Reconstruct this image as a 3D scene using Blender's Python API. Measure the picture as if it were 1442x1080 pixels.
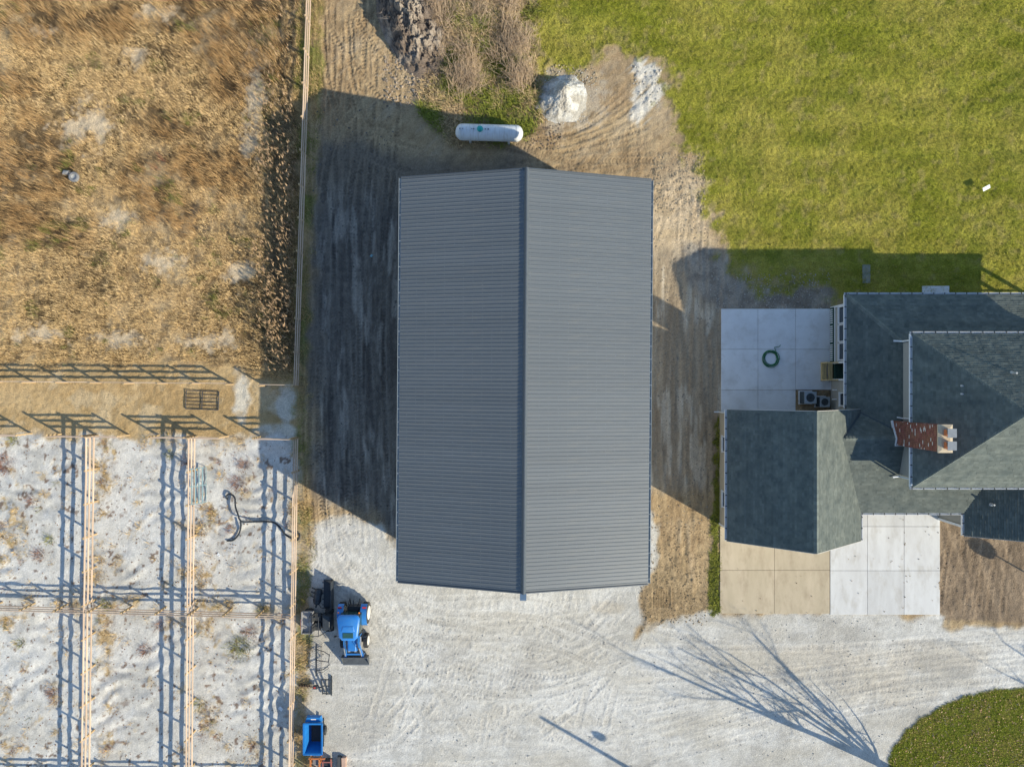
import bpy, bmesh, math, random
import numpy as np
from mathutils import Vector, Matrix

for o in list(bpy.data.objects):
    bpy.data.objects.remove(o, do_unlink=True)
random.seed(7)
RNG = np.random.default_rng(11)
SC = bpy.context.scene
COL = SC.collection
R = math.radians

# ------------------------------------------------------------------ camera
CAM_H = 50.0                                   # drone hovering 50 m above the yard, looking straight down
cam = bpy.data.cameras.new('camera')
cam.sensor_width = 36.0
cam.lens = 36.0 * 1000.0 / 1442.0
cam.clip_start = 0.5
cam.clip_end = 2000.0
camo = bpy.data.objects.new('camera', cam)
camo.location = (0, 0, CAM_H)
COL.objects.link(camo)
SC.camera = camo

# ------------------------------------------------------------------ sky and sun
SUN_EL, SUN_AZ = R(27.8), R(120.0)
w = bpy.data.worlds.new('World'); SC.world = w; w.use_nodes = True
nt = w.node_tree; nt.nodes.clear()
sky = nt.nodes.new('ShaderNodeTexSky'); sky.sky_type = 'NISHITA'; sky.sun_disc = False
sky.sun_elevation = SUN_EL; sky.sun_rotation = SUN_AZ; sky.air_density = 1.0; sky.dust_density = 0.0; sky.ozone_density = 1.6
bg = nt.nodes.new('ShaderNodeBackground'); bg.inputs[1].default_value = 0.148
wo = nt.nodes.new('ShaderNodeOutputWorld')
nt.links.new(sky.outputs[0], bg.inputs[0]); nt.links.new(bg.outputs[0], wo.inputs[0])
sl = bpy.data.lights.new('sun', 'SUN'); sl.energy = 4.3; sl.angle = R(0.5); sl.color = (1.0, 0.925, 0.745)
so = bpy.data.objects.new('sun', sl)
SUNV = Vector((math.sin(SUN_AZ)*math.cos(SUN_EL), math.cos(SUN_AZ)*math.cos(SUN_EL), math.sin(SUN_EL)))
so.rotation_euler = (-SUNV).to_track_quat('-Z', 'Y').to_euler()
so.location = (60, -35, 60)
COL.objects.link(so)
SC.view_settings.view_transform = 'Standard'; SC.view_settings.look = 'None'
SC.view_settings.exposure = 0.62; SC.view_settings.gamma = 1.0
SC.view_settings.use_curve_mapping = False
SC.cycles.max_bounces = 4; SC.cycles.diffuse_bounces = 2; SC.cycles.glossy_bounces = 2

# ------------------------------------------------------------------ helpers
def lin(r, g, b):
    f = lambda c: (c/255/12.92) if c/255 <= 0.04045 else ((c/255+0.055)/1.055)**2.4
    return (f(r), f(g), f(b))
def at(u, v, h=0.0):
    """plan position (metres) of a point of height h seen at survey mark u, v"""
    k = (CAM_H - h)/1000.0
    return ((u-721)*k, (540-v)*k)

MATS = {}
def mat(name, c1, c2=None, scale=6.0, rough=0.75, metal=0.0, bump=0.0, bscale=None, spec=0.4, attr=None, objvar=0.0, stretch=None, coat=0.0, detail=6, stain=None):
    if name in MATS: return MATS[name]
    m = bpy.data.materials.new(name); m.use_nodes = True
    n = m.node_tree; b = n.nodes['Principled BSDF']
    b.inputs['Roughness'].default_value = rough
    b.inputs['Metallic'].default_value = metal
    b.inputs['Specular IOR Level'].default_value = spec
    if coat: b.inputs['Coat Weight'].default_value = coat
    tc = n.nodes.new('ShaderNodeTexCoord')
    vec = tc.outputs['Object']
    if stretch:
        mp = n.nodes.new('ShaderNodeMapping'); mp.inputs['Scale'].default_value = stretch
        n.links.new(vec, mp.inputs['Vector']); vec = mp.outputs['Vector']
    nz = n.nodes.new('ShaderNodeTexNoise'); nz.inputs['Scale'].default_value = scale; nz.inputs['Detail'].default_value = detail
    nz.inputs['Roughness'].default_value = 0.62
    n.links.new(vec, nz.inputs['Vector'])
    if c2 is None: c2 = tuple(x*0.8 for x in c1)
    rp = n.nodes.new('ShaderNodeValToRGB')
    rp.color_ramp.elements[0].position = 0.32; rp.color_ramp.elements[1].position = 0.68
    rp.color_ramp.elements[0].color = (*c2, 1); rp.color_ramp.elements[1].color = (*c1, 1)
    n.links.new(nz.outputs['Fac'], rp.inputs['Fac'])
    colr = rp.outputs['Color']
    if attr:
        at_ = n.nodes.new('ShaderNodeAttribute'); at_.attribute_name = attr
        mx = n.nodes.new('ShaderNodeMix'); mx.data_type = 'RGBA'; mx.blend_type = 'MULTIPLY'; mx.inputs['Factor'].default_value = 1.0
        n.links.new(colr, mx.inputs['A']); n.links.new(at_.outputs['Color'], mx.inputs['B']); colr = mx.outputs['Result']
    if objvar:
        oi = n.nodes.new('ShaderNodeObjectInfo')
        mr = n.nodes.new('ShaderNodeMapRange'); mr.inputs['To Min'].default_value = 1-objvar; mr.inputs['To Max'].default_value = 1+objvar
        n.links.new(oi.outputs['Random'], mr.inputs['Value'])
        hs = n.nodes.new('ShaderNodeHueSaturation'); n.links.new(mr.outputs['Result'], hs.inputs['Value'])
        n.links.new(colr, hs.inputs['Color']); colr = hs.outputs['Color']
    if stain:
        sn = n.nodes.new('ShaderNodeTexNoise'); sn.inputs['Scale'].default_value = stain[0]; sn.inputs['Detail'].default_value = 10; sn.inputs['Roughness'].default_value = .7
        smp = n.nodes.new('ShaderNodeMapping'); smp.inputs['Scale'].default_value = stain[2]; n.links.new(tc.outputs['Object'], smp.inputs['Vector']); n.links.new(smp.outputs['Vector'], sn.inputs['Vector'])
        sr = n.nodes.new('ShaderNodeMapRange'); sr.inputs['From Min'].default_value = .5; sr.inputs['From Max'].default_value = .72; sr.inputs['To Min'].default_value = 0; sr.inputs['To Max'].default_value = stain[1]
        n.links.new(sn.outputs['Fac'], sr.inputs['Value'])
        sx_ = n.nodes.new('ShaderNodeMix'); sx_.data_type = 'RGBA'; sx_.inputs['B'].default_value = (*stain[3], 1)
        n.links.new(sr.outputs['Result'], sx_.inputs['Factor']); n.links.new(colr, sx_.inputs['A']); colr = sx_.outputs['Result']
    n.links.new(colr, b.inputs['Base Color'])
    if bump:
        bz = n.nodes.new('ShaderNodeTexNoise'); bz.inputs['Scale'].default_value = bscale or scale*4; bz.inputs['Detail'].default_value = 5
        n.links.new(vec, bz.inputs['Vector'])
        bp = n.nodes.new('ShaderNodeBump'); bp.inputs['Strength'].default_value = bump; bp.inputs['Distance'].default_value = 0.02
        n.links.new(bz.outputs['Fac'], bp.inputs['Height']); n.links.new(bp.outputs['Normal'], b.inputs['Normal'])
    MATS[name] = m
    return m

def glass_mat(name, c, rough=0.08):
    m = mat(name, c, c, rough=rough, spec=0.8); return m

def tag(o, label=None, cat=None, group=None, kind=None):
    if label: o['label'] = label
    if cat: o['category'] = cat
    if group: o['group'] = group
    if kind: o['kind'] = kind
    return o

ORG = {}
def thing(name, label, cat, loc=(0, 0, 0), rz=0.0, group=None, world=False):
    o = bpy.data.objects.new(name, None); o.empty_display_size = 0.3
    COL.objects.link(o); o.location = loc; o.rotation_euler = (0, 0, rz)
    tag(o, label, cat, group)
    if world: ORG[o.name] = Vector(loc)
    return o

class MB:
    def __init__(s): s.v = []; s.f = []; s.c = []; s.cur = None; s.M = None
    def add(s, vs, fs, col=None):
        k = len(s.v)
        if s.M is not None: vs = [s.M @ Vector(p) for p in vs]
        s.v += [tuple(p) for p in vs]; s.f += [tuple(i+k for i in f) for f in fs]
        s.c += [col or s.cur or (1, 1, 1)]*len(fs)
        return s
    def box(s, c, d, rz=0.0, M=None, taper=1.0):
        x, y, z = d[0]/2, d[1]/2, d[2]/2; t = taper
        vs = [Vector(p) for p in [(-x,-y,-z),(x,-y,-z),(x,y,-z),(-x,y,-z),(-x*t,-y*t,z),(x*t,-y*t,z),(x*t,y*t,z),(-x*t,y*t,z)]]
        rot = Matrix.Rotation(rz, 4, 'Z') if M is None else M
        vs = [rot @ p + Vector(c) for p in vs]
        return s.add(vs, [(0,3,2,1),(4,5,6,7),(0,1,5,4),(1,2,6,5),(2,3,7,6),(3,0,4,7)])
    def bbox(s, x0, x1, y0, y1, z0, z1):
        return s.box(((x0+x1)/2, (y0+y1)/2, (z0+z1)/2), (x1-x0, y1-y0, z1-z0))
    def bar(s, p, q, wd, ht, up=(0, 0, 1)):
        p, q = Vector(p), Vector(q); d = (q-p); L = d.length; d.normalize()
        u = Vector(up); sdir = d.cross(u)
        if sdir.length < 1e-4: sdir = d.cross(Vector((1, 0, 0)))
        sdir.normalize(); u = sdir.cross(d)
        a, b = sdir*wd/2, u*ht/2
        vs = [p-a-b, p+a-b, p+a+b, p-a+b, q-a-b, q+a-b, q+a+b, q-a+b]
        return s.add(vs, [(3,2,1,0),(4,5,6,7),(0,1,5,4),(1,2,6,5),(2,3,7,6),(3,0,4,7)])
    def tube(s, pts, r, n=8, cap=True):
        pts = [Vector(p) for p in pts]; m = len(pts)
        rs = r if isinstance(r, (list, tuple)) else [r]*m
        rings = []; a = None
        for i, p in enumerate(pts):
            t = (pts[min(i+1, m-1)]-pts[max(i-1, 0)]).normalized()
            if a is None:
                a = t.cross(Vector((0, 0, 1)))
                if a.length < 1e-3: a = t.cross(Vector((1, 0, 0)))
            else: a = a - t*a.dot(t)
            a.normalize(); b = t.cross(a)
            rings.append([p + (a*math.cos(2*math.pi*k/n)+b*math.sin(2*math.pi*k/n))*rs[i] for k in range(n)])
        vs = [p for rg in rings for p in rg]; fs = []
        for i in range(m-1):
            for k in range(n):
                k2 = (k+1) % n
                fs.append((i*n+k, i*n+k2, (i+1)*n+k2, (i+1)*n+k))
        if cap: fs += [tuple(range(n-1, -1, -1)), tuple((m-1)*n+k for k in range(n))]
        return s.add(vs, fs)
    def lathe(s, prof, o, axis='Z', n=20):
        vs = []; fs = []; m = len(prof); o = Vector(o)
        for k in range(n):
            a = 2*math.pi*k/n
            for (r, h) in prof:
                x, y = r*math.cos(a), r*math.sin(a)
                p = {'Z': (x, y, h), 'X': (h, x, y), 'Y': (y, h, x)}[axis]
                vs.append(Vector(p)+o)
        for k in range(n):
            k2 = (k+1) % n
            for i in range(m-1):
                fs.append((k*m+i, k2*m+i, k2*m+i+1, k*m+i+1))
        return s.add(vs, fs)
    def prism(s, poly, z0, z1, top=None):
        n = len(poly); top = top or poly
        vs = [(x, y, z0) for x, y in poly] + [(x, y, z1) for x, y in top]
        fs = [tuple(range(n-1, -1, -1)), tuple(range(n, 2*n))] + [(i, (i+1) % n, n+(i+1) % n, n+i) for i in range(n)]
        return s.add(vs, fs)
    def layers(s, polys):
        """stack of same-length outlines [(poly, z)...]"""
        n = len(polys[0][0]); vs = []; fs = []
        for p, z in polys: vs += [(x, y, z) for x, y in p]
        for j in range(len(polys)-1):
            for i in range(n): fs.append((j*n+i, j*n+(i+1) % n, (j+1)*n+(i+1) % n, (j+1)*n+i))
        fs += [tuple(range(n-1, -1, -1)), tuple((len(polys)-1)*n+i for i in range(n))]
        return s.add(vs, fs)
    def extr(s, prof, axis, a, b):
        """closed profile extruded along X or Y from a to b"""
        n = len(prof); mk = (lambda t, p: (t, p[0], p[1])) if axis == 'X' else (lambda t, p: (p[0], t, p[1]))
        vs = [mk(a, p) for p in prof] + [mk(b, p) for p in prof]
        fs = [tuple(range(n-1, -1, -1)), tuple(range(n, 2*n))] + [(i, (i+1) % n, n+(i+1) % n, n+i) for i in range(n)]
        return s.add(vs, fs)
    def slab3(s, poly3, th):
        """roof deck: polygon with thickness downwards"""
        n = len(poly3)
        vs = [tuple(p) for p in poly3] + [(p[0], p[1], p[2]-th) for p in poly3]
        fs = [tuple(range(n)), tuple(range(2*n-1, n-1, -1))] + [(i, n+i, n+(i+1) % n, (i+1) % n) for i in range(n)]
        return s.add(vs, fs)
    def mesh(s, name, m, smooth=False, org=None, fix=True):
        me = bpy.data.meshes.new(name)
        vs = s.v if org is None else [(p[0]-org[0], p[1]-org[1], p[2]-org[2]) for p in s.v]
        me.from_pydata(vs, [], s.f)
        if any(c != (1, 1, 1) for c in s.c):
            ca = me.color_attributes.new('Col', 'FLOAT_COLOR', 'CORNER')
            arr = np.ones((len(me.loops), 4), np.float32); i = 0
            for f, c in zip(s.f, s.c):
                arr[i:i+len(f), :3] = c; i += len(f)
            ca.data.foreach_set('color', arr.ravel())
        if fix:
            bm = bmesh.new(); bm.from_mesh(me); bmesh.ops.recalc_face_normals(bm, faces=bm.faces); bm.to_mesh(me); bm.free()
        if smooth:
            me.polygons.foreach_set('use_smooth', [True]*len(me.polygons))
            try: me.set_sharp_from_angle(angle=R(38))
            except Exception: pass
        me.materials.append(m)
        return me
    def build(s, name, m, parent=None, smooth=False, fix=True):
        org = ORG.get(parent.name) if parent is not None else None
        o = bpy.data.objects.new(name, s.mesh(name, m, smooth, org, fix))
        COL.objects.link(o)
        if parent is not None:
            o.parent = parent
            if org is not None: ORG[o.name] = org
        return o
def inst(name, me, parent, loc=(0, 0, 0), rot=(0, 0, 0)):
    o = bpy.data.objects.new(name, me); COL.objects.link(o); o.parent = parent
    o.location = loc; o.rotation_euler = rot
    return o
def bevel(o, w=0.02, seg=2):
    md = o.modifiers.new('bevel', 'BEVEL'); md.width = w; md.segments = seg; md.limit_method = 'ANGLE'; md.angle_limit = R(35)
    return o
def tri_mesh(name, V, F, cols, m, label=None, cat=None, kind='stuff', parent=None, per='vert'):
    """numpy mesh: V (n,3), F (k,3|4), cols per vertex (n,3)"""
    me = bpy.data.meshes.new(name)
    me.vertices.add(len(V)); me.vertices.foreach_set('co', V.astype(np.float32).ravel())
    k = F.shape[1]
    me.loops.add(F.size); me.loops.foreach_set('vertex_index', F.astype(np.int32).ravel())
    me.polygons.add(len(F)); me.polygons.foreach_set('loop_start', (np.arange(len(F))*k).astype(np.int32))
    me.polygons.foreach_set('loop_total', np.full(len(F), k, np.int32)) if False else None
    me.update(calc_edges=True)
    ca = me.color_attributes.new('Col', 'FLOAT_COLOR', 'POINT')
    arr = np.ones((len(V), 4), np.float32); arr[:, :cols.shape[1]] = cols
    ca.data.foreach_set('color', arr.ravel())
    me.materials.append(m)
    o = bpy.data.objects.new(name, me); COL.objects.link(o)
    if parent is not None: o.parent = parent
    tag(o, label, cat, None, kind)
    return o

# ------------------------------------------------------------------ noise on arrays
TAB = RNG.random((256, 256)).astype(np.float32)
def vnoise(x, y):
    xi = np.floor(x).astype(np.int64); yi = np.floor(y).astype(np.int64)
    fx = x-xi; fy = y-yi; fx = fx*fx*(3-2*fx); fy = fy*fy*(3-2*fy)
    a = TAB[xi & 255, yi & 255]; b = TAB[(xi+1) & 255, yi & 255]; c = TAB[xi & 255, (yi+1) & 255]; d = TAB[(xi+1) & 255, (yi+1) & 255]
    return (a*(1-fx)+b*fx)*(1-fy) + (c*(1-fx)+d*fx)*fy
def fbm(x, y, f, o=4, seed=0, g=0.5):
    r = 0; a = 1; t = 0
    ca, sa = math.cos(0.6), math.sin(0.6)
    for i in range(o):
        r = r + a*vnoise(x*f+seed*17.3+i*5.1, y*f+seed*9.7-i*3.3); t += a; a *= g; f *= 2.03
        x, y = ca*x-sa*y, sa*x+ca*y
    return r/t
def sstep(a, b, x):
    t = np.clip((x-a)/(b-a), 0, 1); return t*t*(3-2*t)
def poly_sd(P, X, Y):
    P = [((u-721)*0.05, (540-v)*0.05) for u, v in P]
    d = np.full(X.shape, 1e9, np.float32); ins = np.zeros(X.shape, bool); n = len(P)
    for i in range(n):
        x0, y0 = P[i]; x1, y1 = P[(i+1) % n]
        ex, ey = x1-x0, y1-y0; L = ex*ex+ey*ey+1e-9
        t = np.clip(((X-x0)*ex+(Y-y0)*ey)/L, 0, 1)
        d = np.minimum(d, (X-x0-t*ex)**2+(Y-y0-t*ey)**2)
        if abs(ey) > 1e-9:
            c = ((y0 > Y) != (y1 > Y)) & (X < (x1-x0)*(Y-y0)/ey+x0); ins ^= c
    d = np.sqrt(d); return np.where(ins, d, -d)
def in_poly(P, X, Y): return poly_sd(P, X, Y) > 0

# ------------------------------------------------------------------ zone outlines (survey marks, 20 per metre)
Z_LAWN = [(742,-80),(1600,-80),(1600,470),(1195,430),(1180,408),(1130,398),(1075,402),(1040,385),(1012,352),(1004,335),(1000,300),(988,250),(975,215),(955,180),(940,140),(945,100),(915,84),(880,72),(862,62),(838,88),(815,98),(770,100),(752,60)]
Z_WEED = [(590,150),(612,178),(640,202),(745,200),(765,165),(756,100),(750,-80),(600,-80),(610,60),(600,110)]
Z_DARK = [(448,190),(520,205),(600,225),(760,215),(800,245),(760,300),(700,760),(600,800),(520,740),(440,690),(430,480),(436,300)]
Z_GRAV = [(432,742),(470,735),(505,728),(560,762),(600,600),(700,600),(915,725),(928,740),(926,775),(918,805),(905,840),(893,900),(925,880),(1000,864),(1330,868),(1330,882),(1700,884),(1700,1200),(430,1200),(428,900)]
Z_ISLE = [(1600,955),(1442,967),(1400,971),(1360,980),(1325,993),(1295,1011),(1275,1030),(1260,1048),(1252,1066),(1250,1085),(1252,1140),(1280,1300),(1600,1300)]
Z_PEN = [(-120,612),(418,616),(428,900),(432,1300),(-120,1300)]
Z_ALLEY = [(-120,515),(200,508),(420,520),(424,616),(-120,612)]
Z_DRY = [(-120,-80),(428,-80),(420,540),(300,512),(200,505),(100,515),(-120,520)]
Z_GREY = [(1000,345),(1040,388),(1075,404),(1130,400),(1172,396),(1172,440),(1010,440),(985,420),(960,350)]
Z_EDGE = [(420,-80),(452,-80),(455,90),(446,240),(436,400),(432,520),(434,640),(440,740),(438,900),(434,1200),(414,1200),(414,600)]
Z_STRIP = [(1009,600),(1013,590),(1014,862),(1004,865),(995,855),(1001,760),(1005,690)]
Z_HOUSE = [(1019,583),(1168,580),(1168,432),(1500,432),(1500,700),(1168,700),(1168,742),(1019,742)]
Z_PATIO = [(1017,437),(1175,437),(1175,545),(1118,545),(1118,590),(1017,590)]
Z_DRIVE = [(1015,730),(1169,730),(1169,708),(1321,708),(1321,863),(1015,863)]

TALL_SPOTS = [(35,235,85,75),(20,310,60,45),(300,30,95,50),(330,100,50,45),(60,35,85,38),(170,35,50,25),(250,300,55,35),(205,255,55,40),(385,60,30,70),(300,240,60,40),(70,330,60,25),(240,180,40,25),(30,120,40,20)]
def tall_at(x, y):
    u, v = 721+x*20, 540-y*20; wob = (fbm(x, y, .8, 4, 121)-.5)*1.5; t = np.zeros(np.shape(x), np.float32)
    for (a, b_, ra, rb_) in TALL_SPOTS: t = np.maximum(t, sstep(1.25, .55, np.hypot((u-a)/ra, (v-b_)/rb_)+wob))
    return t
# ------------------------------------------------------------------ ground sheet (height, colour)
STEP = 0.088
xs = np.arange(-38.5, 40.5, STEP); ys = np.arange(-29.5, 29.8, STEP)
X, Y = np.meshgrid(xs, ys); X = X.astype(np.float32); Y = Y.astype(np.float32)
U = 721+X*20; V = 540-Y*20
def smask(P, w, amp, f, seed, o=4):
    return sstep(-w, w, poly_sd(P, X, Y) + (fbm(X, Y, f, o, seed)-0.5)*2*amp)
n1 = fbm(X, Y, 0.35, 5, 1); n2 = fbm(X, Y, 1.3, 4, 2); n3 = fbm(X, Y, 4.0, 3, 3); nL = fbm(X, Y, 0.12, 3, 4)
wv = RNG.random(X.shape).astype(np.float32)
def cmix(a, b, t): return a*(1-t[..., None]) + b*t[..., None]
def C(*c): return np.array(c, np.float32)
mL = smask(Z_LAWN, 0.75, 1.7, 1.3, 5, 6); mW = smask(Z_WEED, 0.5, 0.8, 0.8, 6)
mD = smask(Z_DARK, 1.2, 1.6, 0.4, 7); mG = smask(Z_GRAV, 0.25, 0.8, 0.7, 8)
mI = smask(Z_ISLE, 0.10, 0.22, 1.6, 9); mP = smask(Z_PEN, 0.25, 0.7, 0.8, 10)
mA = smask(Z_ALLEY, 0.4, 0.9, 0.7, 11); mY = smask(Z_DRY, 0.4, 0.9, 0.7, 12)
mR = smask(Z_GREY, 0.5, 0.9, 0.8, 13); mE = smask(Z_EDGE, 0.3, 0.5, 0.9, 14); mS = smask(Z_STRIP, 0.12, 0.40, 1.8, 15)
slab = np.maximum.reduce([poly_sd(Z_PATIO, X, Y), poly_sd(Z_DRIVE, X, Y), poly_sd(Z_HOUSE, X, Y)])
# dirt
sy = fbm(X*3.2, Y*0.22, 1.0, 4, 21); dgv = fbm((X+Y)*0.35, (Y-X)*2.2, 1.0, 4, 22)
east = sstep(8, 9, X)*sstep(17, 16, X)*sstep(11, 9, Y); 
strk = np.where(east > 0.5, sy, dgv)
col = cmix(C(.39, .30, .185), C(.29, .21, .125), sstep(.3, .7, n1*.5+strk*.5))
col = cmix(col, C(.19, .135, .08), sstep(.55, .75, n2)*.5)
pale = sstep(.5, .72, fbm(X, Y, 0.5, 4, 23)*.5+strk*.5)
col = cmix(col, C(.44, .36, .25), pale*.65)
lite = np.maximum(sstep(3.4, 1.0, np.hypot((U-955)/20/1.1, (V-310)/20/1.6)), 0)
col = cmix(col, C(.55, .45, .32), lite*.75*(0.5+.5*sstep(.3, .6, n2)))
gr_e = east*sstep(10.2, 9.0, Y)*sstep(-8.2, -6.8, Y)
col = cmix(col, cmix(C(.38, .32, .24), C(.24, .20, .15), sstep(.3, .7, sy*.6+n3*.4)), gr_e*.85)
col = cmix(col, C(.48, .43, .35), gr_e*sstep(.56, .7, fbm(X*2.5, Y*.3, 1.0, 4, 25))*.8)
# right-hand dirt bed
bed = sstep(-.2, .2, poly_sd([(1322,735),(1600,735),(1600,884),(1322,872)], X, Y))
bst = fbm((X*0.95+Y*0.31)*2.6, (Y*0.95-X*0.31)*0.25, 1.0, 4, 27)
col = cmix(col, cmix(C(.275, .215, .155), C(.20, .155, .112), sstep(.35, .65, bst*.6+n2*.4)), bed)
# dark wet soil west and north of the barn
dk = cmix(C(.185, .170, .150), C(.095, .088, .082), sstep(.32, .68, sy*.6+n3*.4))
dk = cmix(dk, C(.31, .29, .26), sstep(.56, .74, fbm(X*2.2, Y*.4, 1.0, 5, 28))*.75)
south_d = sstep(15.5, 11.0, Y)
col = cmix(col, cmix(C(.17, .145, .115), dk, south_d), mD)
# grey stony patch north of the patio
col = cmix(col, cmix(C(.30, .275, .235), C(.20, .18, .155), sstep(.35, .65, n2)), mR*.9)
# white smear of spilled lime
sm = sstep(-.25, .3, poly_sd([(893,84),(918,88),(932,105),(938,128),(925,140),(912,165),(898,178),(885,165),(890,140),(905,118),(888,112)], X, Y)+(dgv-.5)*1.6+(n2-.5)*.6)
col = cmix(col, C(.62, .58, .50), sm*.85)
spill = sstep(1.45, .7, np.hypot((U-800)/44, (V-140)/38)+(n2-.5)*1.5+(n3-.5)*1.0)
col = cmix(col, C(.50, .47, .41), spill*.45)
# dry field
dcol = cmix(C(.36, .26, .14), C(.12, .085, .045), sstep(.38, .6, n1*.35+n2*.3+n3*.35))
dcol = cmix(dcol, C(.085, .06, .035), tall_at(X, Y)*.75)  # shade between the stems put into the ground colour under tall stands
dcol = cmix(dcol, C(.50, .385, .23), sstep(.52, .66, fbm(X, Y, .25, 4, 30)*.6+n2*.4)*.8)
bare = np.zeros_like(X)
for (u, v, a, b) in [(357,140,16,60),(352,205,13,26),(340,385,28,20),(125,175,42,30),(60,45,18,10),(220,20,25,14),(170,310,26,16),(190,80,26,16),(160,480,40,14),(290,480,34,16),(230,370,30,14),(60,470,40,12)]:
    bare = np.maximum(bare, sstep(1.25, .35, np.hypot((U-u)/a, (V-v)/b)+(n2-.5)*2.0+(n3-.5)*1.6))
dcol = cmix(dcol, C(.62, .52, .38), bare*.8)
dcol = cmix(dcol, C(.10, .085, .07), sstep(1.2, .5, np.hypot((U-285)/16, (V-312)/34)+(n2-.5)*1.2)*.8)
dcol = cmix(dcol, C(.11, .085, .055), sstep(374, 388, U)*sstep(140, 190, V)*.8)  # barn's shadow along the fence side put into the ground colour
col = cmix(col, dcol, mY)
# alley
acol = cmix(C(.47, .355, .20), C(.37, .265, .135), sstep(.35, .65, n1*.6+n2*.4))
acol = cmix(acol, C(.50, .41, .27), sstep(.55, .7, fbm(X, Y, .6, 4, 31))*.7)
wh = np.zeros_like(X)
for (u, v, a, b) in [(340,560,13,32),(330,620,20,10),(400,570,20,24),(390,610,30,14)]:
    wh = np.maximum(wh, sstep(1.3, .6, np.hypot((U-u)/a, (V-v)/b)+(n2-.5)*1.6))
acol = cmix(acol, C(.56, .54, .48), wh*.9)
col = cmix(col, acol, mA)
# pens: crushed lime
pcol = cmix(C(.605, .58, .53), C(.48, .455, .405), sstep(.35, .7, n1*.5+n2*.5))
wd = sstep(.62, .70, fbm(X, Y, .9, 5, 33, .6)) * .7
for fx in (-29.0, -22.0, -14.9, -36.0):
    wd = np.maximum(wd, sstep(.9, .2, np.abs(X-fx-.45+(n2-.5)*2.2))*sstep(.50, .60, fbm(X, Y, .7, 5, 34, .65)))
wd = np.maximum(wd, sstep(.8, .1, np.abs(Y+15.6+(X+25)*.03+(n2-.5)*1.2))*sstep(.40, .6, fbm(X, Y, .5, 3, 35)))
wd = np.maximum(wd, sstep(1.5, .2, -3.6-Y+(n2-.5)*1.6)*sstep(.42, .6, fbm(X, Y, .6, 3, 36))*sstep(-5.6, -3.6, Y))
pcol = cmix(pcol, C(.40, .30, .17), wd*(.25+.75*sstep(.42, .58, n3)))
spk = sstep(.73, .79, fbm(X, Y, 3.2, 2, 37))*sstep(.3, .55, fbm(X, Y, .25, 3, 38)); pcol = cmix(pcol, C(.15, .085, .05), spk*.8)
col = cmix(col, pcol, mP)
# yard gravel
gst = fbm(X*.35, Y*1.8, 1.0, 4, 40)
gcol = cmix(C(.575, .55, .50), C(.465, .435, .38), sstep(.35, .68, n1*.4+gst*.35+n2*.25))
tan = np.zeros_like(X)
for (u, v, a, b) in [(1090,930,80,22),(1150,925,90,16),(1240,960,70,30),(1040,935,40,15),(860,855,24,8),(1310,930,80,25)]:
    tan = np.maximum(tan, sstep(1.4, .5, np.hypot((U-u)/a, (V-v)/b)+(n2-.5)*1.5))
gcol = cmix(gcol, C(.45, .385, .29), tan*.5)
gcol = cmix(gcol, C(.47, .43, .36), sstep(.45, .7, fbm(X*.2, Y*.7, 1.0, 5, 41, .6))*.6)
gcol = cmix(gcol, C(.38, .355, .315), sstep(.55, .75, fbm(X, Y, .45, 6, 42, .65))*.6)
gcol = cmix(gcol, C(.30, .285, .26), sstep(.2, .9, (X-21)/14)*sstep(.45, .62, gst)*.5)
col = cmix(col, gcol, mG)
# lawn, island, weeds, edge strips
stripe = .5+.5*np.sin(Y*1.9+.12*X+(nL-.5)*7)
def lawn_col(x, y):
    a = fbm(x, y, .22, 4, 50); b = fbm(x, y, .9, 4, 51); c = fbm(x*.25, y*1.4, 1.0, 3, 52)
    k = cmix(C(.21, .224, .022), C(.385, .345, .060), sstep(.25, .75, a*.35+c*.35+b*.3))
    k = cmix(k, C(.44, .37, .085), sstep(.48, .68, fbm(x, y, .3, 5, 57, .6))*.55)
    k = k*(1.06+.09*np.sin(y*2.3+(a-.5)*9+.05*x))[..., None]
    k = cmix(k, C(.15, .19, .018), sstep(.45, .8, b)*.5)
    k = cmix(k, C(.40, .33, .11), sstep(.60, .8, fbm(x, y, 1.6, 3, 53))*.6)
    return k
lc = lawn_col(X, Y)
col = cmix(col, lc*.8, mL)
ic = cmix(C(.17, .19, .03), C(.24, .20, .06), sstep(.35, .65, n2))
col = cmix(col, ic*.8, mI)
wc = cmix(C(.17, .155, .05), C(.33, .24, .12), sstep(.35, .65, n2*.6+n1*.4))
col = cmix(col, wc, mW)
ec = cmix(C(.38, .28, .15), C(.17, .18, .045), sstep(.42, .62, fbm(X, Y, .5, 4, 54)+.12*sstep(17, 22, Y)-.15*sstep(-3, -8, Y)))
col = cmix(col, ec, mE*.8)
col = cmix(col, cmix(C(.20, .20, .045), C(.10, .11, .03), sstep(.4, .6, n2)), mS*.95)
warm = np.clip(1-mG-mP-mL-mI-mW-mS-sm-lite*.3, 0, 1)
col = col*(1+warm[..., None]*C(.02, -.035, -.11))*(0.86+.28*n3[..., None])*(0.93+.14*wv[..., None])
col = np.where((mP > .5)[..., None] | (mG > .5)[..., None], col*.95, col)
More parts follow.
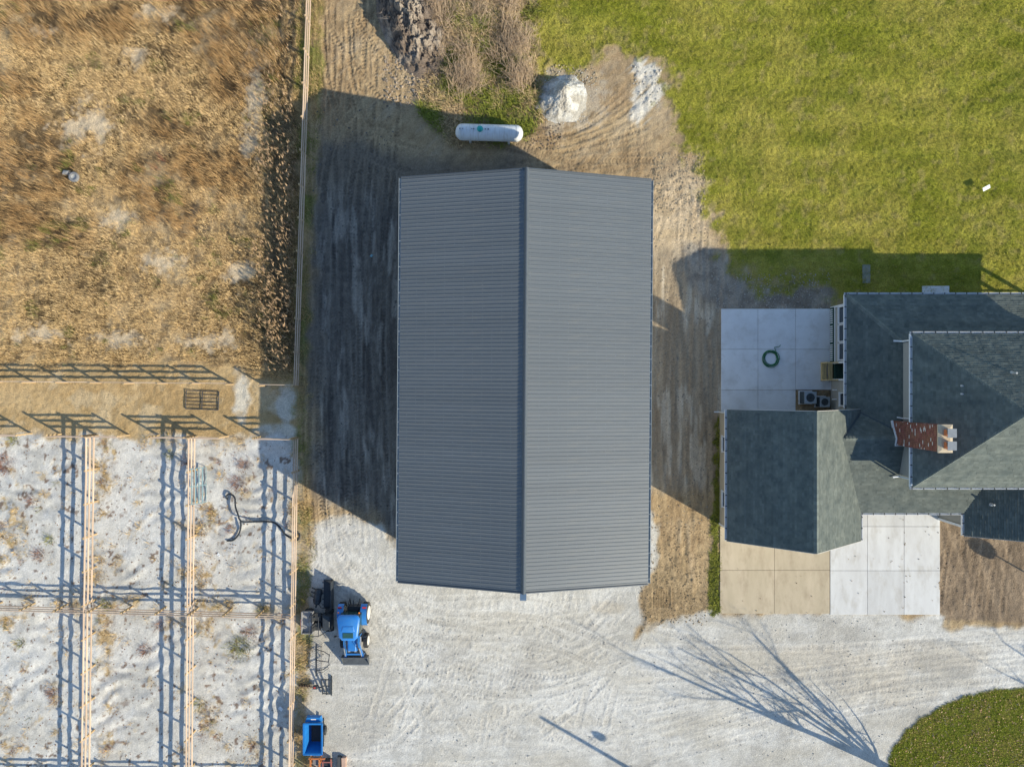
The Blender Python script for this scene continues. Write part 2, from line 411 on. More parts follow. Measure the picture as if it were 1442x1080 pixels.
# heights
def lump(f, seed, p=1.0): return (fbm(X, Y, f, 4, seed)-.5)
H = .10*(n1-.5)
dirt_w = np.clip(1-mG-mL-mI-mP-mY-mA, 0, 1)
H += dirt_w*(.10*lump(1.6, 60)+.06*lump(4.5, 61))
H += mD*(.05*lump(1.2, 62)*(1-south_d)) - .04*mD*dirt_w
H += mG*(.012*lump(1.5, 63)+.022*lump(6.0, 64))
rip = np.sin(Y*5.2+(fbm(X, Y, .35, 3, 65)-.5)*16)
H += mP*(.08*lump(.7, 66)+.05*rip*sstep(.42, .6, fbm(X, Y, .22, 3, 67))*(.5+n2)+.04*lump(3.6, 68)+.22*wd*lump(2.2, 69))
H += mL*(.05*lump(1.6, 70)+.14*lump(4.6, 71)) + mI*(.03*lump(1.6, 72)+.05*lump(4.5, 73)+.05)
H += mY*(.22*lump(.5, 74)+.22*lump(1.8, 75)) + mA*(.05*lump(1.2, 76)+.10*lump(3.8, 77))
H += bed*.06*(bst-.5) + mR*.05*lump(4.5, 78)
H += sm*.28*np.abs(lump(1.6, 79))
rough_n = sstep(-.2, .6, poly_sd([(930,215),(985,235),(1000,280),(998,310),(960,290),(925,285),(915,245)], X, Y)+(n2-.5)*1.0)
H += rough_n*(.22*np.abs(lump(2.5, 80))+.05)
rough_s = sstep(-.2, .4, poly_sd([(905,835),(930,800),(960,770),(1000,840),(1000,862),(930,885),(895,900)], X, Y)+(n2-.5)*.9)
H += rough_s*(.16*np.abs(lump(2.8, 81))+.02); col = cmix(col, C(.23, .165, .09), rough_s*.55*(n3 > .45))
berm = sstep(.25, .0, np.abs(poly_sd(Z_LAWN, X, Y)+(fbm(X, Y, 1.3, 6, 5)-.5)*3.4-.1))*(X < 16)
H += berm*.10*n2
# wheel and track marks pressed into the ground
TR = np.zeros_like(X); TM = np.zeros_like(X)
def spline(P, step=.05):
    P = [np.array(p, float) for p in P]; P = [2*P[0]-P[1]]+P+[2*P[-1]-P[-2]]; out = []
    for i in range(1, len(P)-2):
        n = max(2, int(np.linalg.norm(P[i+1]-P[i])/step)); t = np.linspace(0, 1, n, endpoint=False)[:, None]
        a, b, c, d = P[i-1], P[i], P[i+1], P[i+2]
        out.append(.5*((2*b)+(c-a)*t+(2*a-5*b+4*c-d)*t*t+(3*b-a-3*c+d)*t**3))
    return np.vstack(out)
def track(Ppx, gauge=1.7, wdt=.42, depth=.035, pitch=.26, chev=1.0, fade=True):
    q = spline([((u-721)*.05, (540-v)*.05) for u, v in Ppx])
    t = np.gradient(q, axis=0); t /= np.linalg.norm(t, axis=1)[:, None]+1e-9
    nn = np.stack([-t[:, 1], t[:, 0]], 1); s = np.concatenate([[0], np.cumsum(np.linalg.norm(np.diff(q, axis=0), axis=1))])
    L = s[-1]; env = np.clip(np.minimum(s, L-s)/1.5, 0, 1) if fade else np.ones_like(s)
    env = env*np.clip(.1+1.5*fbm(s, s*0+gauge*3.1+Ppx[0][0], .3, 4, 90), 0, 1.3)
    for side in ((-1, 1) if gauge > 0 else (0,)):
        for c in np.arange(-wdt/2-.1, wdt/2+.101, .05):
            p = q+nn*(side*gauge/2+c)
            i = np.rint((p[:, 0]-xs[0])/STEP).astype(int); j = np.rint((p[:, 1]-ys[0])/STEP).astype(int)
            ok = (i >= 0) & (i < len(xs)) & (j >= 0) & (j < len(ys))
            if abs(c) <= wdt/2: hgt = -depth*(.35+.95*np.sin((s+abs(c)*chev)*2*math.pi/pitch))
            else: hgt = np.full_like(s, depth*.7)
            TR[j[ok], i[ok]] = (hgt*env)[ok]; TM[j[ok], i[ok]] = env[ok]
tracks = []
rr = random.Random(3)
for k in range(8): # along the west side of the barn
    x = 452+k*13; tracks.append(([(x+rr.uniform(-9, 9), -20), (x-8+rr.uniform(-9, 9), 200), (x-12+rr.uniform(-9, 9), 420), (x-10+rr.uniform(-9, 9), 620), (x+rr.uniform(-9, 9), 800)], .045))
for k in range(7): # between barn and house
    x = 925+k*11; tracks.append(([(x+rr.uniform(-20, 30), 240+rr.uniform(0, 150)), (x+rr.uniform(-9, 9), 400), (x+rr.uniform(-12, 12), 600), (x+rr.uniform(-12, 12), 700+rr.uniform(0, 150))], .026))
for k in range(8): # fan north of the barn
    tracks.append(([(560+k*20, 235-k*3), (740+k*8, 212+k*5), (830, 190+k*8), (905+k*6, 120+k*18)], .035))
tracks += [([(470,10),(500,60),(545,120),(575,150)], .05), ([(540,150),(490,200),(470,300)], .05), ([(600,230),(520,200),(480,120),(470,0)], .05)]
for k in range(10): # sweeping east-west over the gravel
    y0 = 905+k*19; tracks.append(([(435+rr.uniform(0, 60), y0+rr.uniform(-25, 25)), (640, y0+rr.uniform(-18, 18)), (860, y0+rr.uniform(-14, 14)), (1100, 930+k*9+rr.uniform(-12, 12)), (1300, 915+k*6), (1460, 900+k*6)], .026))
for k in range(12): # in and out of the barn front
    x0 = 580+k*27; tracks.append(([(x0, 815), (x0+rr.uniform(-14, 14), 880), (x0+rr.uniform(-50, 50), 950), (x0+rr.uniform(-160, 160), 1040+rr.uniform(-30, 50))], .032))
for k in range(7):
    tracks.append(([(440+rr.uniform(0, 90), 745+rr.uniform(-8, 25)), (510+rr.uniform(-20, 20), 820), (600, 880+rr.uniform(-40, 60)), (760, 900+rr.uniform(-40, 70)), (890, 850+rr.uniform(-20, 110))], .034))
for k in range(4): # dirt bed by the porch
    x0 = 1335+k*17; tracks.append(([(x0+26+rr.uniform(-8, 8), 745), (x0+14, 800), (x0+rr.uniform(-10, 10), 880)], .03))
for P, d in tracks: track(P, gauge=rr.choice([1.5, 1.7, 1.9]), wdt=rr.choice([.26, .34, .42]), depth=d, pitch=rr.choice([.22, .24, .26]), chev=rr.choice([.8, -.8]))
for k in range(16): # crawler print beside the apron
    u = 918+k*1.9; i = int(round(((u-721)*.05-xs[0])/STEP)); j0 = int(((540-852)*.05-ys[0])/STEP); j1 = int(((540-826)*.05-ys[0])/STEP)
    TR[j0:j1, i] = -.05 if k % 2 else .03
TRm = np.clip(mG+dirt_w, 0, 1)*(1-mL)*(1-np.clip(mW, 0, 1))
H += TR*TRm*(1.15-.4*mG) + dirt_w*np.where((X < -6.5) | (X > 8), .07, .0)*(sy-.5)
col *= (1+(np.clip(TR*2.5, -.08, .10)+.04*(TM > .2))*TRm*(TM > 0))[..., None]
# sink the ground under slabs and walls, flatten at the rim of the sheet
H = np.where(slab > 0.12, -.10, H*sstep(0, -.5, slab)) if False else np.where(slab > .1, -.10, H)
rim = np.minimum.reduce([X-xs[0], xs[-1]-X, Y-ys[0], ys[-1]-Y]); H *= sstep(0, 2, rim)
HMAP = H
def ground_z(x, y):
    i = np.clip(np.rint((np.asarray(x)-xs[0])/STEP).astype(int), 0, len(xs)-1); j = np.clip(np.rint((np.asarray(y)-ys[0])/STEP).astype(int), 0, len(ys)-1)
    return HMAP[j, i]

def ground_material():
    m = bpy.data.materials.new('soil'); m.use_nodes = True; n = m.node_tree; b = n.nodes['Principled BSDF']
    b.inputs['Roughness'].default_value = .95; b.inputs['Specular IOR Level'].default_value = .1
    tc = n.nodes.new('ShaderNodeTexCoord'); a = n.nodes.new('ShaderNodeAttribute'); a.attribute_name = 'Col'
    z1 = n.nodes.new('ShaderNodeTexNoise'); z1.inputs['Scale'].default_value = 11; z1.inputs['Detail'].default_value = 8; z1.inputs['Roughness'].default_value = .75
    vo = n.nodes.new('ShaderNodeTexVoronoi'); vo.inputs['Scale'].default_value = 15
    for q in (z1, vo): n.links.new(tc.outputs['Object'], q.inputs['Vector'])
    mr = n.nodes.new('ShaderNodeMapRange'); mr.inputs['From Min'].default_value = .3; mr.inputs['From Max'].default_value = .7
    mr.inputs['To Min'].default_value = .58; mr.inputs['To Max'].default_value = 1.40
    n.links.new(z1.outputs['Fac'], mr.inputs['Value'])
    lo = n.nodes.new('ShaderNodeMapRange'); lo.inputs['To Min'].default_value = .9; lo.inputs['To Max'].default_value = .52; n.links.new(a.outputs['Alpha'], lo.inputs['Value']); n.links.new(lo.outputs['Result'], mr.inputs['To Min'])
    hi = n.nodes.new('ShaderNodeMapRange'); hi.inputs['To Min'].default_value = 1.08; hi.inputs['To Max'].default_value = 1.46; n.links.new(a.outputs['Alpha'], hi.inputs['Value']); n.links.new(hi.outputs['Result'], mr.inputs['To Max'])
    mx = n.nodes.new('ShaderNodeMix'); mx.data_type = 'RGBA'; mx.blend_type = 'MULTIPLY'; mx.inputs['Factor'].default_value = 1
    cc = n.nodes.new('ShaderNodeCombineColor')
    for k in range(3): n.links.new(mr.outputs['Result'], cc.inputs[k])
    n.links.new(a.outputs['Color'], mx.inputs['A']); n.links.new(cc.outputs['Color'], mx.inputs['B'])
    n.links.new(mx.outputs['Result'], b.inputs['Base Color'])
    ad = n.nodes.new('ShaderNodeMath'); ad.operation = 'MULTIPLY_ADD'; ad.inputs[1].default_value = .4
    n.links.new(vo.outputs['Distance'], ad.inputs[0]); n.links.new(z1.outputs['Fac'], ad.inputs[2])
    bp = n.nodes.new('ShaderNodeBump'); bp.inputs['Strength'].default_value = .9; bp.inputs['Distance'].default_value = .07; n.links.new(a.outputs['Alpha'], bp.inputs['Strength'])
    n.links.new(ad.outputs['Value'], bp.inputs['Height']); n.links.new(bp.outputs['Normal'], b.inputs['Normal'])
    return m
M_SOIL = ground_material()
zone = np.zeros(X.shape, np.int8)
for k, mk in enumerate([mG, mL, mI, mP, mA, mY]): zone = np.where(mk > .5, k+1, zone)
zone = np.where((mE > .6) & (zone != 5), 0, zone)
nyv, nxv = X.shape
idx = np.arange(nyv*nxv).reshape(nyv, nxv)
quads = np.stack([idx[:-1, :-1], idx[:-1, 1:], idx[1:, 1:], idx[1:, :-1]], -1).reshape(-1, 4)
qz = zone[:-1, :-1].reshape(-1)
bw = np.clip(.75+.0*X, 0, 1); bw = np.where(mG > .5, .5, bw); bw = np.where(mP > .5, .5, bw); bw = np.where(mD > .5, .6, bw); bw = np.where(gr_e > .5, .6, bw); bw = np.where((mL > .5) | (mY > .5) | (mI > .5), 1.0, bw)
VV = np.stack([X, Y, H], -1).reshape(-1, 3); CC = np.concatenate([col, bw[..., None].astype(np.float32)], -1).reshape(-1, 4)
for k, nm in enumerate(['dirt_yard', 'gravel_drive', 'lawn', 'lawn_island', 'pen_ground', 'alley_path', 'dry_field']):
    q = quads[qz == k]; u, inv = np.unique(q, return_inverse=True)
    o = tri_mesh(nm, VV[u], inv.reshape(-1, 4), CC[u], M_SOIL, kind='structure')
    o.data.polygons.foreach_set('use_smooth', np.ones(len(o.data.polygons), bool))
# land all round, out to the horizon
b = MB(); x0, x1, y0, y1, F = xs[0], xs[-1], ys[0], ys[-1], 900
b.add([(-F,-F,0),(F,-F,0),(F,F,0),(-F,F,0),(x0,y0,0),(x1,y0,0),(x1,y1,0),(x0,y1,0)], [(0,1,5,4),(1,2,6,5),(2,3,7,6),(3,0,4,7)])
tag(b.build('ground', mat('far_land', (.22, .20, .06), (.30, .25, .11), scale=.25, rough=.95, spec=.1)), kind='structure')

# ------------------------------------------------------------------ concrete slabs
def slabs(name, m, rects, z=.06, gap=.018):
    root = None
    xa = min(r[0] for r in rects); xb = max(r[1] for r in rects); ya = min(r[2] for r in rects); yb = max(r[3] for r in rects)
    b = MB()
    for r in rects: b.bbox(r[0]+.03, r[1]-.03, r[2]+.03, r[3]-.03, -.09, z-.035)
    root = b.build(name, mat('joint', (.20, .19, .17), rough=.95)); tag(root, kind='structure')
    for i, r in enumerate(rects):
        q = MB(); q.bbox(r[0]+gap/2, r[1]-gap/2, r[2]+gap/2, r[3]-gap/2, -.04, z+.0015*(i % 3)); bevel(q.build('panel', m, root), .008, 1)
    return root
M_CONC = mat('concrete_blue_grey', (.70, .70, .685), (.60, .595, .58), scale=.7, rough=.85, bump=.12, bscale=30, objvar=.05, detail=12, stain=(1.2, .5, (1, 1, 1), (.42, .39, .34)))
M_NEWC = mat('concrete_new', (.60, .59, .565), (.50, .485, .46), scale=.7, rough=.85, bump=.12, bscale=30, objvar=.07, detail=12, stretch=(2.0, .5, 1), stain=(.9, .6, (1.6, .7, 1), (.36, .32, .26)))
M_TANC = mat('concrete_tan', (.49, .405, .285), (.40, .33, .225), scale=.7, rough=.85, bump=.12, bscale=30, objvar=.04, detail=12, stretch=(2.0, .5, 1), stain=(.9, .6, (1.6, .7, 1), (.27, .20, .13)))
gx = lambda u: (u-721)*.05
gy = lambda v: (540-v)*.05
px_, py_ = [gx(1015), gx(1067), gx(1120), gx(1172)], [gy(435), gy(492), gy(549), gy(584)]
slabs('patio', M_CONC, [(px_[i], px_[i+1], py_[j+1], py_[j]) for j in range(3) for i in range(3) if not (i == 2 and j == 2)])
dx_, dy_ = [gx(1013.5), gx(1090), gx(1168)], [gy(741), gy(802.5), gy(863.5)]
slabs('driveway_apron', M_TANC, [(dx_[i], dx_[i+1], dy_[j+1], dy_[j]) for j in range(2) for i in range(2)])
wx_, wy_ = [gx(1168.5), gx(1221), gx(1272.5), gx(1323)], [gy(708), gy(741), gy(803), gy(865)]
slabs('driveway', M_NEWC, [(wx_[i], wx_[i+1], wy_[j+1], wy_[j]) for j in range(3) for i in range(3)], z=.064)

# ------------------------------------------------------------------ steel barn
M_STEEL = mat('charcoal_steel', (.120, .131, .138), (.100, .112, .120), scale=1.2, rough=.42, spec=.5, objvar=.05, stretch=(.25, 2.5, 1), stain=(1.5, .5, (.3, 3.0, 1), (.17, .165, .15)))
M_TRIM = mat('dark_trim', (.085, .098, .112), (.075, .088, .10), rough=.45)
M_WHITE = mat('white_trim', (.72, .73, .73), (.64, .65, .66), scale=3, rough=.5)
M_BWALL = mat('barn_siding', (.42, .43, .44), (.39, .40, .41), rough=.5)
HW, HLn, EH, RH = 7.65, 12.345, 6.55, 8.60
barn = thing('metal_barn', 'large barn with charcoal ribbed steel gable roof in the middle of the yard', 'barn', (.77, .16, 0), R(-.46))
b = MB(); wx, wyy = HW-.35, HLn-.3
for s_ in (-1, 1):
    q = MB(); q.bbox(min(s_*wx, s_*(wx-.15)), max(s_*wx, s_*(wx-.15)), -wyy+.15, wyy-.15, -.1, EH+.02); q.build('wall', M_BWALL, barn)
    q = MB(); q.extr([(-wx, -.1), (wx, -.1), (wx, EH), (0, RH-.12), (-wx, EH)], 'Y', min(s_*wyy, s_*(wyy-.15)), max(s_*wyy, s_*(wyy-.15))); q.build('wall', M_BWALL, barn)
q = MB(); q.bbox(-2.4, 2.4, -wyy-.07, -wyy-.02, .03, 4.6); d_ = q.build('door', mat('door_white', (.6, .6, .6)), barn)
q = MB(); q.tube([(1.9, -wyy-.12, 1.0), (1.9, -wyy-.12, 1.5)], .02); q.build('handle', M_TRIM, d_)
sl_ = math.hypot(HW, RH-EH); ang = math.atan2(RH-EH, HW)
q = MB()
for s_ in (-1, 1):
    a_ = [(0, -HLn+.05, RH-.03), (0, HLn-.05, RH-.03), (s_*(HW-.05), HLn-.05, EH-.03+.0134), (s_*(HW-.05), -HLn+.05, EH-.03+.0134)]
    q.slab3(a_ if s_ < 0 else a_[::-1], .08)
q.build('roof_deck', M_BWALL, barn)
# one 36 inch ribbed panel, ribs 9 inches apart
prof = []
for k in range(4):
    c = -.4572+.1143+.2286*k
    prof += [(c-.1143+(.0 if k else 0), 0), (c-.038, 0), (c-.014, .024), (c+.014, .024), (c+.038, 0)]
prof.append((.4572, 0))
pm = MB(); vs = [(0, t, z) for t, z in prof]+[(sl_, t, z) for t, z in prof]; n_ = len(prof)
pm.add(vs, [(i, i+1, n_+i+1, n_+i) for i in range(n_-1)])
pme = pm.mesh('roof_panel', M_STEEL, False, fix=False)
for s_ in (-1, 1):
    for k in range(27):
        y = -12.344+.4572+.9144*k
        o = inst('roof_panel', pme, barn, (0, y, RH), (0, ang if s_ > 0 else math.pi-ang, 0))
        if s_ < 0: o.rotation_euler = (0, ang, math.pi)
q = MB()
for s_ in (-1, 1):
    for k in range(108):
        y = -12.344+.1143+.2286*k+.06
        for j in range(13):
            if random.random() < .35: continue
            t = .25+j*.6; x = s_*t*math.cos(ang); z = RH-t*math.sin(ang)
            q.add([(x-.012, y-.012, z), (x+.012, y-.012, z), (x+.012, y+.012, z), (x-.012, y+.012, z), (x, y, z+.012)], [(0, 1, 4), (1, 2, 4), (2, 3, 4), (3, 0, 4)])
tag(q.build('screw', mat('screw_steel', (.42, .44, .46), rough=.35, metal=.3), barn, fix=False), kind='stuff')
q = MB(); cw = .14
def vcap(y0, y1, lift):
    z = RH+lift+.06; zd = RH-.02
    q.extr([(-cw, zd), (-cw+.02, zd-.02), (0, z-.03), (cw-.02, zd-.02), (cw, zd), (.03, z+.02), (-.03, z+.02)], 'Y', y0, y1)
for k in range(8):
    q = MB(); vcap(-12.42+k*3.105, -12.42+(k+1)*3.105-.012, .05+.003*(k % 2)); q.build('ridge_cap', M_TRIM, barn)
q = MB(); q.box((-.02, -12.62, RH-.17), (.34, .36, .22)); q.box((-.02, -12.62, RH-.05), (.37, .39, .03)); q.build('ridge_hood', mat('hood_blue', (.10, .16, .24), rough=.5), barn)
for sy_ in (-1, 1):
    for s_ in (-1, 1):
        q = MB(); q.bar((0, sy_*(HLn+.03), RH-.03), (s_*HW, sy_*(HLn+.03), EH-.03), .06, .17); q.build('rake_trim', M_TRIM, barn)
for s_ in (-1, 1):
    q = MB(); xo = s_*(HW+.07); 
    q.extr([(xo-.07, EH-.16), (xo+.07, EH-.16), (xo+.07, EH-.02), (xo+.055, EH-.02), (xo+.055, EH-.145), (xo-.055, EH-.145), (xo-.055, EH-.02), (xo-.07, EH-.02)], 'Y', -HLn, HLn)
    g_ = q.build('gutter', mat('barn_gutter', (.34, .38, .40), (.30, .34, .36), rough=.45), barn)
    q = MB()
    for k in range(31): q.box((xo, -HLn+.3+k*.79, EH-.022), (.12, .025, .015))
    tag(q.build('hanger', mat('hanger_grey', (.42, .46, .48), rough=.5), g_), kind='stuff')

# ------------------------------------------------------------------ house with attached garage
M_SIDE = mat('greige_siding', (.36, .345, .30), (.33, .315, .275), scale=3, rough=.8)
M_TAN = mat('tan_siding', (.42, .37, .28), (.39, .34, .26), scale=3, rough=.8)
M_DECK = mat('roof_felt', (.05, .05, .05), rough=.95)
M_SHIN = mat('asphalt_shingle', (.150, .163, .140), (.092, .107, .098), scale=1.4, rough=.92, spec=.15, bump=.35, bscale=60, attr='Col')
M_GLASS = glass_mat('window_glass', (.025, .035, .045))
M_GREEN = mat('green_boards', (.02, .06, .045), (.015, .045, .035), rough=.6)
house = thing('house', 'two-storey house with grey-green shingle roofs, brick chimney and attached garage', 'house', (22.5, -2, 0), world=True)
def clip(poly, a, b_, c):  # keep a*x+b*y<=c
    out = []; n = len(poly)
    for i in range(n):
        p, q = poly[i], poly[(i+1) % n]; dp = a*p[0]+b_*p[1]-c; dq = a*q[0]+b_*q[1]-c
        if dp <= 0: out.append(p)
        if (dp < 0 < dq) or (dq < 0 < dp):
            t = dp/(dp-dq); out.append((p[0]+(q[0]-p[0])*t, p[1]+(q[1]-p[1])*t))
    return out
SHR = random.Random(5)
def shingles(poly3, parent, cname='shingle', tone=(1, 1, 1)):
    P = [Vector(p) for p in poly3]
    nrm = Vector((0, 0, 0))
    for i in range(len(P)): nrm += (P[i]-P[0]).cross(P[(i+1) % len(P)]-P[0])
    nrm.normalize()
    if nrm.z < 0: nrm = -nrm
    v = (Vector((0, 0, 1))-nrm*nrm.z).normalized(); u = v.cross(nrm).normalized(); o = min(P, key=lambda p: p.z)
    q2 = [((p-o).dot(u), (p-o).dot(v)) for p in P]
    umin, umax = min(p[0] for p in q2), max(p[0] for p in q2); vmax = max(p[1] for p in q2)
    mb = MB(); ex = .143; r = 0; vv = -.02
    while vv < vmax:
        row = clip(clip(q2, 0, 1, vv+ex), 0, -1, -vv)
        if len(row) >= 3:
            uu = umin-SHR.random()*.3; rt = SHR.choice([.95, .98, 1.0, 1.03, 1.06])
            while uu < umax:
                wd_ = SHR.choice([.15, .2, .3, .3])
                cell = clip(clip(row, 1, 0, uu+wd_), -1, 0, -uu)
                if len(cell) >= 3:
                    k = rt*SHR.choice([.88, .94, .98, 1.0, 1.02, 1.06, 1.12]); lift = SHR.uniform(.022, .040)
                    top = [o+u*a+v*c_+nrm*(.012+lift*(1-(c_-vv)/ex)) for a, c_ in cell]; bot = [o+u*a+v*c_ for a, c_ in cell]
                    m_ = len(cell)
                    mb.add(top+bot, [tuple(range(m_))]+[(i, m_+i, m_+(i+1) % m_, (i+1) % m_) for i in range(m_)], (k*tone[0], k*tone[1], k*tone[2]))
                uu += wd_
        vv += ex
    o_ = mb.build(cname, M_SHIN, parent); tag(o_, kind='stuff'); return o_
def roof(name, polys, label=None, tones=None):
    mb = MB()
    for p in polys:
        # counter-clockwise seen from above
        ar = sum(p[i][0]*p[(i+1) % len(p)][1]-p[(i+1) % len(p)][0]*p[i][1] for i in range(len(p)))
        mb.slab3(p if ar > 0 else p[::-1], .14)
    d = mb.build(name, M_DECK, house)
    for i, p in enumerate(polys): shingles(p, d, tone=(tones[i] if tones else (1, 1, 1)))
    return d
def capline(parent, p, q, n='ridge_cap', wd_=.15, m=None):
    p, q = Vector(p), Vector(q); d = q-p; L = d.length; d.normalize(); k = max(1, int(L/.22))
    s_ = d.cross(Vector((0, 0, 1))).normalized(); up = s_.cross(d)
    mb = MB()
    for i in range(k):
        a, b_ = p+d*(L*i/k), p+d*(L*(i+1)/k+.02); t = 1.05+.3*SHR.random()
        dr = .07
        vs = [a-s_*wd_-up*dr+up*.03, a+up*.055, a+s_*wd_-up*dr+up*.03, b_-s_*wd_-up*dr+up*.015, b_+up*.04, b_+s_*wd_-up*dr+up*.015]
        vs += [x-up*.05 for x in vs]
        mb.add(vs, [(0, 1, 4, 3), (1, 2, 5, 4), (6, 9, 10, 7), (7, 10, 11, 8), (0, 3, 9, 6), (2, 8, 11, 5), (0, 6, 7, 1), (1, 7, 8, 2), (3, 4, 10, 9), (4, 5, 11, 10)], (t, t, t))
    return mb.build(n, M_SHIN, parent)
# garage roof
yS, yN = -10.22, -1.70
GW, GE, GR = (14.0, 3.80), (22.68, 3.80), (18.34, 7.25)
g_roof = roof('garage_roof', [
    [(GW[0], yS, GW[1]), (GW[0], yN, GW[1]), (GR[0], yN, GR[1]), (GR[0], yS, GR[1])],
    [(GR[0], yS, GR[1]), (GE[0], yS, GE[1]), (22.68, -8.41, 3.80), (20.79, -3.46, 5.30), (GR[0], -3.46, GR[1])],
    [(GR[0], -3.46, GR[1]), (20.79, -3.46, 5.30), (GE[0], -1.90, GE[1]), (GE[0], yN, GE[1]), (GR[0], yN, GR[1])]])
capline(g_roof, (GR[0], yS, GR[1]), (GR[0], yN, GR[1]))
# lower (skirt) roof
skirt = roof('lower_roof', [
    [(21.95, 5.83, 3.4), (24.75, 2.57, 5.06), (24.75, -3.21, 5.06), (21.95, -1.48, 3.4)],
    [(21.95, 5.83, 3.4), (38.4, 5.83, 3.4), (35.75, 2.57, 5.06), (24.75, 2.57, 5.06)],
    [(20.79, -3.46, 5.30), (24.75, -3.46, 5.30), (24.75, -3.21, 5.06), (21.95, -1.48, 3.40)],
    [(22.68, -8.41, 3.8), (24.75, -8.41, 3.8), (24.75, -3.46, 5.3), (20.79, -3.46, 5.3)],
    [(24.75, -8.41, 3.8), (38.4, -8.41, 3.8), (35.75, -5.84, 4.579), (24.75, -5.84, 4.579)],
    [(38.4, 5.83, 3.4), (38.4, -8.41, 3.4), (35.75, -5.84, 5.0), (35.75, 2.57, 5.0)]])
capline(skirt, (21.95, 5.83, 3.42), (24.65, 2.68, 5.03), 'hip_cap')
capline(skirt, (21.0, -3.46, 5.31), (24.15, -3.46, 5.31))
M_VAL = mat('valley_metal', (.06, .075, .08), rough=.6)
q = MB(); q.bar((20.95, -3.36, 5.25), (22.5, -1.98, 4.02), .14, .03); q.build('valley', M_VAL, skirt)
q = MB(); q.bar((22.62, -1.93, 3.86), (24.15, -2.86, 4.76), .16, .03); q.build('valley', M_VAL, skirt)
# upper hip roof
UE, UA = 6.70, 10.60
UX0, UX1, UY0, UY1, AX0, AX1, AY = 24.42, 36.2, -6.32, 3.03, 28.72, 31.8, -1.645
up_roof = roof('upper_roof', [
    [(UX0, UY1, UE), (UX0, UY0, UE), (AX0, AY, UA)],
    [(UX0, UY1, UE), (UX1, UY1, UE), (AX1, AY, UA), (AX0, AY, UA)],
    [(UX0, UY0, UE), (UX1, UY0, UE), (AX1, AY, UA), (AX0, AY, UA)],
    [(UX1, UY1, UE), (UX1, UY0, UE), (AX1, AY, UA)]])
for p_, q_ in [((UX0, UY1, UE), (AX0, AY, UA)), ((UX0, UY0, UE), (AX0, AY, UA)), ((AX0, AY, UA), (AX1, AY, UA)), ((UX1, UY1, UE), (AX1, AY, UA)), ((UX1, UY0, UE), (AX1, AY, UA))]:
    capline(up_roof, p_, q_, 'hip_cap', .12)
# front wing roof
wing = roof('front_wing_roof', [
    [(29.43, -9.89, 3.8), (33.1, -9.89, 6.002), (33.1, -5.84, 6.002), (30.73, -5.84, 4.58), (29.43, -8.41, 3.8)],
    [(36.77, -9.89, 3.8), (33.1, -9.89, 6.002), (33.1, -5.84, 6.002), (35.47, -5.84, 4.58), (36.77, -8.41, 3.8)]])
capline(wing, (33.1, -9.89, 6.0), (33.1, -5.86, 6.0))
# walls
def wallbox(x0, x1, y0, y1, z0, z1, m=M_SIDE):
    q = MB(); q.bbox(x0, x1, y0, y1, z0, z1); return q.build('wall', m, house)
W1 = wallbox(22.45, 33.9, 1.38, 5.33, -.1, 3.5)
W2 = wallbox(24.2, 35.9, .322, 1.378, -.1, 3.6)
W3 = wallbox(22.452, 35.898, -8.0, .32, -.1, 3.56)
for (x_, y_) in ((37.7, 5.42), (35.95, 5.42), (34.2, 5.42), (37.72, 2.2), (37.72, -1.2)):
    q = MB(); q.bbox(x_-.10, x_+.10, y_-.10, y_+.10, 0, 3.3); q.build('porch_post', mat('porch_white', (.6, .6, .58)), house)
for (a_, b_) in (((34.3, 5.42), (35.85, 5.42)), ((36.05, 5.42), (37.6, 5.42))):
    q = MB(); q.bar((*a_, 1.2), (*b_, 1.2), .08, .07); q.build('porch_rail', MATS['porch_white'], house)
q = MB(); q.bbox(33.92, 38.0, -7.9, 5.5, -.05, .30); q.build('porch_floor', mat('porch_boards', (.3, .29, .27)), house)
wallbox(24.75, 35.75, -5.84, 2.57, 3.3, 6.6)
GA = wallbox(14.6, 22.45, -9.85, -2.06, -.1, 3.9, M_TAN)
for yy in (-9.85, -2.2):
    q = MB(); q.extr([(14.6, 3.88), (22.3, 3.88), (18.34, 6.9)], 'Y', yy, yy+.14); q.build('wall', M_TAN, house)
q = MB(); q.bbox(30.0, 36.3, -9.5, -7.9, -.1, 3.8); q.build('wall', M_SIDE, house)
q = MB(); q.extr([(30.0, 3.81), (36.3, 3.81), (33.1, 5.7)], 'Y', -9.5, -9.35); q.build('wall', M_SIDE, house)
# gutters and fascia
def gutter(p, q_, side):
    p, q_ = Vector(p), Vector(q_); d = (q_-p).normalized(); s_ = Vector(side)
    mb = MB(); c = Vector((0, 0, -.09))
    mb.bar(p+s_*.012+c, q_+s_*.012+c, .018, .17); mb.bar(p+s_*.125+c, q_+s_*.125+c, .018, .14); mb.bar(p+s_*.07+c*1.6, q_+s_*.07+c*1.6, .10, .015)
    g = mb.build('gutter', M_WHITE, house)
    mb = MB(); n = int((q_-p).length/.72)
    for i in range(n+1): mb.bar(p+d*(.05+i*.72)+Vector((0, 0, -.005)), p+d*(.10+i*.72)+Vector((0, 0, -.005)), .24, .012) if False else mb.box(p+d*(.08+i*.72)+s_*.05+Vector((0, 0, -.012)), (.05 if abs(d.x) > .5 else .17, .17 if abs(d.x) > .5 else .05, .02))
    tag(mb.build('hanger', M_DECK, g), kind='stuff')
gutter((21.95, 5.83, 3.4), (21.95, -1.6, 3.4), (-1, 0, 0)); gutter((21.85, 5.83, 3.4), (38.4, 5.83, 3.4), (0, 1, 0))
gutter((UX0, UY1, UE), (UX0, UY0, UE), (-1, 0, 0)); gutter((UX0-.1, UY1, UE), (UX1, UY1, UE), (0, 1, 0)); gutter((UX0-.1, UY0, UE), (UX1, UY0, UE), (0, -1, 0))
